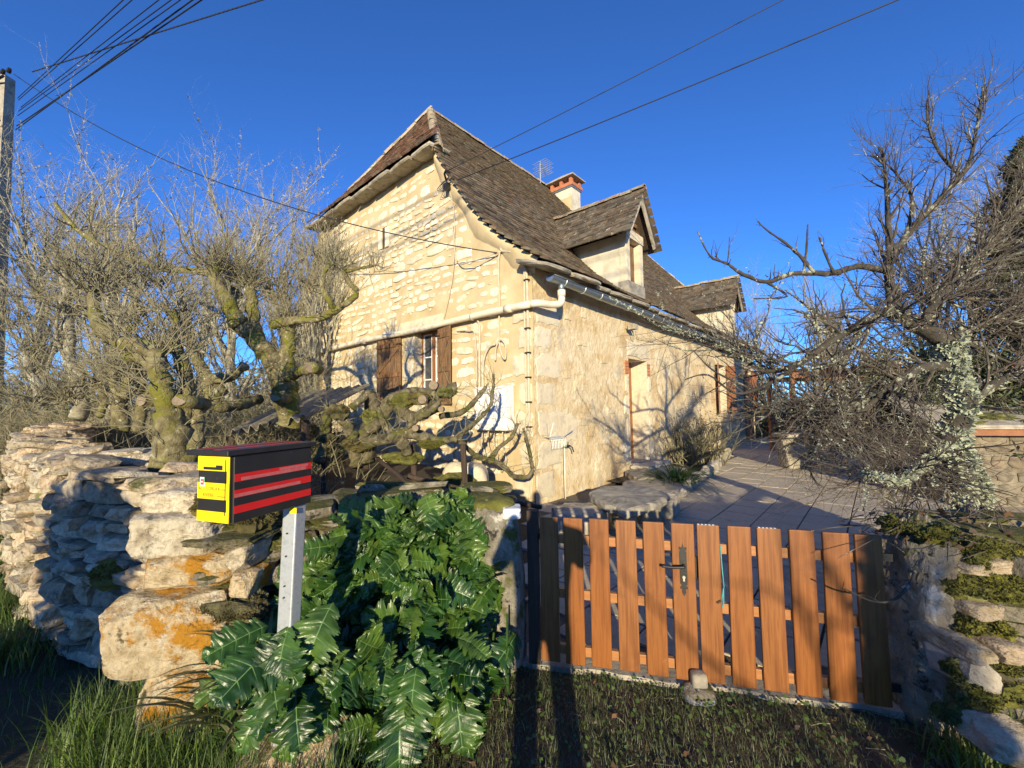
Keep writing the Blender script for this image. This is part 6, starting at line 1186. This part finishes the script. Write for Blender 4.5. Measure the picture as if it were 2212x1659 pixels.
wl_x = np.array([-9.5, -8.2, -6.1, -4.6, -3.25, -2.45, -2.02, -1.5, -1.2, -.7, -.2]); wl_y = np.array([9.6, 7.4, 5.12, 3.95, 3.05, 2.66, 2.3, 2.25, 2.6, 2.9, 2.75])
def road(p): return (p[:, 1] < np.interp(p[:, 0], wl_x, wl_y) + .02) & (p[:, 0] < .2)
def front(p): return ((p - GL[:2]) @ gnor[:2] > .0)
pl_ = scatter(26000, -9, -.9, .3, 7.5, r, road); tag(part('grass', blades(pl_, .11, .0032, r, .8), MT['grass']), 'green grass along the foot of the left wall', 'grass', kind='stuff')
tuft = np.concatenate([np.array([x, y, -.03]) + r.normal(size=(n_, 3)) * [s_, s_ * .7, 0] for x, y, s_, n_ in [(-1.55, 1.95, .16, 700), (-1.25, 1.85, .16, 700), (-1.85, 2.05, .14, 600), (-1.0, 1.78, .12, 400), (-2.15, 2.3, .12, 350), (-4.3, 3.5, .3, 900), (-5.6, 4.4, .4, 1100), (-3.6, 2.9, .2, 500), (-6.6, 5.2, .4, 900), (-.75, 1.75, .12, 300), (2.35, 1.95, .10, 160), (2.05, 2.0, .08, 100)]])
tag(part('tall_grass', blades(tuft, .30, .0042, r, 1.0, 5), MT['grass']), 'tall grass tufts before the lichened corner blocks', 'grass', kind='stuff')
pf = scatter(42000, -1.2, 3.3, 1.0, 2.9, r, lambda p: front(p) & (p[:, 1] < 2.85) & (sn(p, 17, 2.6) + r.uniform(-.6, .9, len(p)) > -.15)); tag(part('short_grass', blades(pf, .065, .0022, r, 1.5, 4), MT['frost']), 'short dull wintry grass in front of the gate', 'grass', kind='stuff')
n = 4600; pc_ = scatter(n, -.95, 2.6, 1.25, 2.85, r, lambda p: front(p) & (r.uniform(0, 1, len(p)) < np.exp(-(((p - GL[:2]) @ gnor[:2]) / .45)) + .12 + .6 * (p[:, 0] < -.2)), .012); n = len(pc_); a = np.linspace(0, 2 * np.pi, 6, endpoint=False); nv = nrm(np.stack([r.normal(0, .35, n), r.normal(-.3, .35, n), np.ones(n)], -1)); tx = nrm(np.cross(nv, np.tile([0, 1., .1], (n, 1)))); ty = np.cross(nv, tx); s_ = r.uniform(.005, .013, n); pc_[:, 2] += r.uniform(0, .035, n)
V = pc_[:, None] + s_[:, None, None] * r.uniform(.55, 1.2, (n, 6, 1)) * (np.cos(a)[None, :, None] * tx[:, None] + np.sin(a)[None, :, None] * ty[:, None]); tag(part('ground_ivy', (V.reshape(-1, 3), [np.arange(6 * n).reshape(-1, 6)]), MT['clover']), 'small round-leaved weeds along the gate threshold', 'weeds', kind='stuff')
pd_ = scatter(520, -1.0, 3.0, 1.2, 2.9, r, front, .02); tag(part('leaf_litter', leaves(pd_, .035, r, 0, .5), MT['litter']), 'brown dead leaves scattered before the gate', 'leaf litter', kind='stuff')
pd_ = np.concatenate([D(2080, 1150, 2.35)[None] + r.normal(size=(260, 3)) * [.25, .14, .03]]); o = part('leaf_litter', leaves(pd_, .045, r, 0, .7), MT['litter']); tag(o, 'brown dead leaves lying on the mossy right wall', 'leaf litter', kind='stuff')
A_ = D(2080, 1140, 2.4)[None] + r.normal(size=(90, 3)) * [.28, .12, .03]; Pw = np.stack([A_, A_ + r.normal(size=(90, 3)) * [.1, .08, .06], A_ + r.normal(size=(90, 3)) * [.22, .15, .10]], 1); o = part('dead_stems', tubes(Pw, np.tile([.004, .003, .002], (90, 1)), 3), MT['twigd']); tag(o, 'tangle of dry stems on top of the right wall', 'dry stems', kind='stuff')
pg_ = np.stack([r.uniform(11, 22, 5000), r.uniform(9, 24, 5000), np.full(5000, -.05)], -1); pg_ = pg_[[(v - P0) @ eT < -.2 and v[1] > 21 - .95 * (v[0] - 11) + 1.5 for v in pg_]]; tag(part('lawn', blades(pg_, .18, .01, r, .8), MT['grass']), 'rough lawn behind the back wall of the yard', 'grass', kind='stuff')

pt2 = scatter(260, -1.0, 3.0, 1.1, 2.85, r, front, .012); nq = len(pt2); dq = nrm(r.normal(size=(nq, 3)) * [1, 1, .15]); lq = r.uniform(.03, .14, nq)[:, None]; tag(part('fallen_twigs', tubes(np.stack([pt2, pt2 + dq * lq * .5 + r.normal(size=(nq, 3)) * .006, pt2 + dq * lq], 1), np.tile([.0022, .0018, .001], (nq, 1)), 3), MT['twig']), 'small fallen twigs on the ground before the gate', 'twigs', kind='stuff')
# ================================================================== POLE AND WIRES
pp = D(10, 300, 11.0); up_ = thing('utility_pole', [pp[0], pp[1], 0], 'tapered concrete utility pole at the left picture edge', 'utility pole'); topz = D(8, 168, 11.0)[2]; V, Fs = boxV(-.5, .5, -.5, .5, 0, 1); V = V * np.array([1, 1, topz]); tp = np.where(V[:, 2] > 0, .24, .36)[:, None]; part('shaft', (np.concatenate([V[:, :2] * tp, V[:, 2:]], 1) + [pp[0] - .05, pp[1], 0], Fs), MT['slab'], up_)
part('insulator_bracket', [tube(np.array([[pp[0] - .1, pp[1] - .2, topz - .25], [pp[0] + .25, pp[1] - .3, topz - .2]]), .03, 8)], MT['iron'], up_)
for k in range(3): part('insulator', tube(np.array([[pp[0] + .12 + .16 * k, pp[1] - .35, topz - .19 + .03 * k], [pp[0] + .22 + .16 * k, pp[1] - .4, topz - .15 + .03 * k]]), [.055, .04], 8), MT['iron'], up_)
def wire(label, a, b_, sag, r_=.01, name='overhead_wire', k=30, twist=False):
    f_ = np.linspace(0, 1, k)[:, None]; P = np.asarray(a) * (1 - f_) + np.asarray(b_) * f_ - eZ * sag * 4 * f_ * (1 - f_); prs = [tube(P, r_, 5)]
    if twist:
        k = 260; f_ = np.linspace(0, 1, k)[:, None]; P = np.asarray(a) * (1 - f_) + np.asarray(b_) * f_ - eZ * sag * 4 * f_ * (1 - f_); t_ = f_[:, 0] * np.linalg.norm(np.asarray(b_) - a) * 16; prs = [tube(P + .011 * np.stack([np.cos(t_ + q), 0 * t_, np.sin(t_ + q)], -1), r_ * .75, 4) for q in (0, 2.1, 4.2)]
    o = thing(name, P[0], label, 'wire', 'overhead wires'); part('strand', prs, MT['wire'], o, True)
top = np.array([pp[0] + .1, pp[1] - .2, topz])
exits = [(268, -2), (287, -2), (345, -2), (372, -2), (392, -2), (438, -2), (418, -2)]; starts = [(38, 212), (40, 216), (45, 232), (40, 240), (38, 250), (36, 272), (34, 280)]; nm = ['topmost', 'second', 'third', 'fourth', 'fifth', 'lowest', 'sixth']
for k, (e_, s_) in enumerate(zip(exits, starts)):
    a = D(*s_, 11.0); b_ = D(*e_, 7.3); b2 = b_ + (b_ - a) * 3.2; wire('%s black overhead wire of the bundle leaving the utility pole' % nm[k], a, b2, .0, .009 if k < 5 else .013)
a = D(70, 155, 10.8); b_ = D(565, 0, 8.2); wire('twisted black overhead cable leaving the pole insulators', a, b_ + (b_ - a) * 2.2, .0, .016, 'twisted_cable', twist=True)
a = D(30, 160, 10.9); wire('long black cable sagging from the pole to the gable wall', a, hl(-.10, .72, 4.46), .75, .011)
e1 = hl(-.24, 1.98, 6.43); b_ = D(1668, -2, 6.0); wire('upper thin wire running from the gable to the sky at right', e1, b_ + (b_ - e1) * 1.2, .1, .007); e2 = hl(-.16, 2.0, 6.22); b_ = D(1898, -2, 5.2); wire('lower thin wire running from the gable to the sky at right', e2, b_ + (b_ - e2) * 1.2, .12, .009)

# the lane's own line, strung behind the viewer between two more poles
for k, (x, y, lb_) in enumerate([(-14.2, 4.3, 'concrete utility pole beside the lane, out of view at left'), (10.4, -17.3, 'concrete utility pole behind the viewer')]):
    o = thing('utility_pole', [x, y, 0], lb_, 'utility pole'); V, Fs = boxV(-.5, .5, -.5, .5, 0, 1); V = V * np.array([1, 1, 10.0]); tp = np.where(V[:, 2] > 0, .22, .34)[:, None]; part('shaft', (np.concatenate([V[:, :2] * tp, V[:, 2:]], 1) + [x, y, 0], Fs), MT['cement'], o)
for k, (z_, r_) in enumerate([(8.95, .028), (9.22, .030), (9.72, .026)]): wire(['lowest', 'middle', 'upper'][k] + ' heavy cable strung along the lane behind the viewer', np.array([-14.2, 4.3, z_]), np.array([10.4, -17.3, z_]), .25, r_, 'lane_cable')
# ================================================================== BEHIND THE CAMERA: unseen shadow casters, the bushes and hedge added for it
foliage('shadow_bush', 'unseen leafy bush added behind the viewer on the left for its shadow', 'bush', (-3.3, -3.2, 1.25), (.80, .7, 1.30), 20000, .10, 'evergreen', 91, 'bushes across the lane'); foliage('shadow_bush', 'unseen leafy bush added behind the viewer on the right for its shadow', 'bush', (1.67, -3.4, 1.15), (.115, .2, 1.30), 7000, .07, 'evergreen', 92, 'bushes across the lane')  # unseen bushes, added and sized to shade the left wall and right pickets
foliage('shadow_hedge', 'unseen low hedge added behind the viewer for its shadow', 'hedge', (.95, -3.0, .50), (1.35, .4, .52), 26000, .08, 'evergreen', 94, lobes=40, trunk=False)  # unseen hedge, added to keep the ground before the gate in shade
foliage('shadow_bush', 'unseen wide bush added farther left for its shadow', 'bush', (-7.0, -2.5, 1.0), (1.1, .8, 1.1), 14000, .10, 'evergreen', 93, 'bushes across the lane')  # one more unseen bush added as a shadow caster
tree('bare_tree', 'young bare tree across the lane behind the viewer', np.array([1.35, -6.0, 0]), 4.4, 95, n1=16, n2=90, n3=260, n4=300, r0_=.05)
# the person holding the camera
ps = thing('person', [.02, -.42, 0], 'person in a dark coat holding a phone up in front of the gate', 'person')
jn = {k: (a - .08, b, c) for k, (a, b, c) in dict(pel=(.10, -.42, .95), sp=(.10, -.43, 1.20), ch=(.10, -.42, 1.42), nk=(.10, -.40, 1.58), hd=(.10, -.37, 1.70), ht=(.10, -.38, 1.83), ls=(-.09, -.42, 1.47), le=(-.17, -.25, 1.27), lh=(-.04, -.07, 1.56), rs=(.29, -.42, 1.47), re=(.38, -.25, 1.27), rh=(.13, -.07, 1.56), lhp=(.0, -.42, .92), lk=(-.01, -.40, .50), la=(-.01, -.44, .09), lf=(-.02, -.30, .04), rhp=(.20, -.42, .92), rk=(.21, -.40, .50), ra=(.21, -.44, .09), rf=(.22, -.30, .04)).items()}
ra_ = dict(pel=.17, sp=.15, ch=.18, nk=.06, hd=.095, ht=.07, ls=.085, le=.055, lh=.035, rs=.085, re=.055, rh=.035, lhp=.10, lk=.065, la=.05, lf=.045, rhp=.10, rk=.065, ra=.05, rf=.045)
ed = [('pel', 'sp'), ('sp', 'ch'), ('ch', 'nk'), ('nk', 'hd'), ('hd', 'ht'), ('ch', 'ls'), ('ls', 'le'), ('le', 'lh'), ('ch', 'rs'), ('rs', 're'), ('re', 'rh'), ('pel', 'lhp'), ('lhp', 'lk'), ('lk', 'la'), ('la', 'lf'), ('pel', 'rhp'), ('rhp', 'rk'), ('rk', 'ra'), ('ra', 'rf')]
ky = list(jn); me = bpy.data.meshes.new('body'); me.from_pydata([jn[k] for k in ky], [(ky.index(a), ky.index(b)) for a, b in ed], []); bo = raw('body', me, MT['coat'], ps); md = bo.modifiers.new('skin', 'SKIN'); sv_ = me.skin_vertices[0].data if me.skin_vertices else None
if sv_ is None:
    bm = bmesh.new(); bm.from_mesh(me); bm.verts.layers.skin.verify(); bm.to_mesh(me); bm.free(); sv_ = me.skin_vertices[0].data
for i, k in enumerate(ky): sv_[i].radius = (ra_[k], ra_[k])
sv_[0].use_root = True; bo.modifiers.new('sub', 'SUBSURF').levels = 2
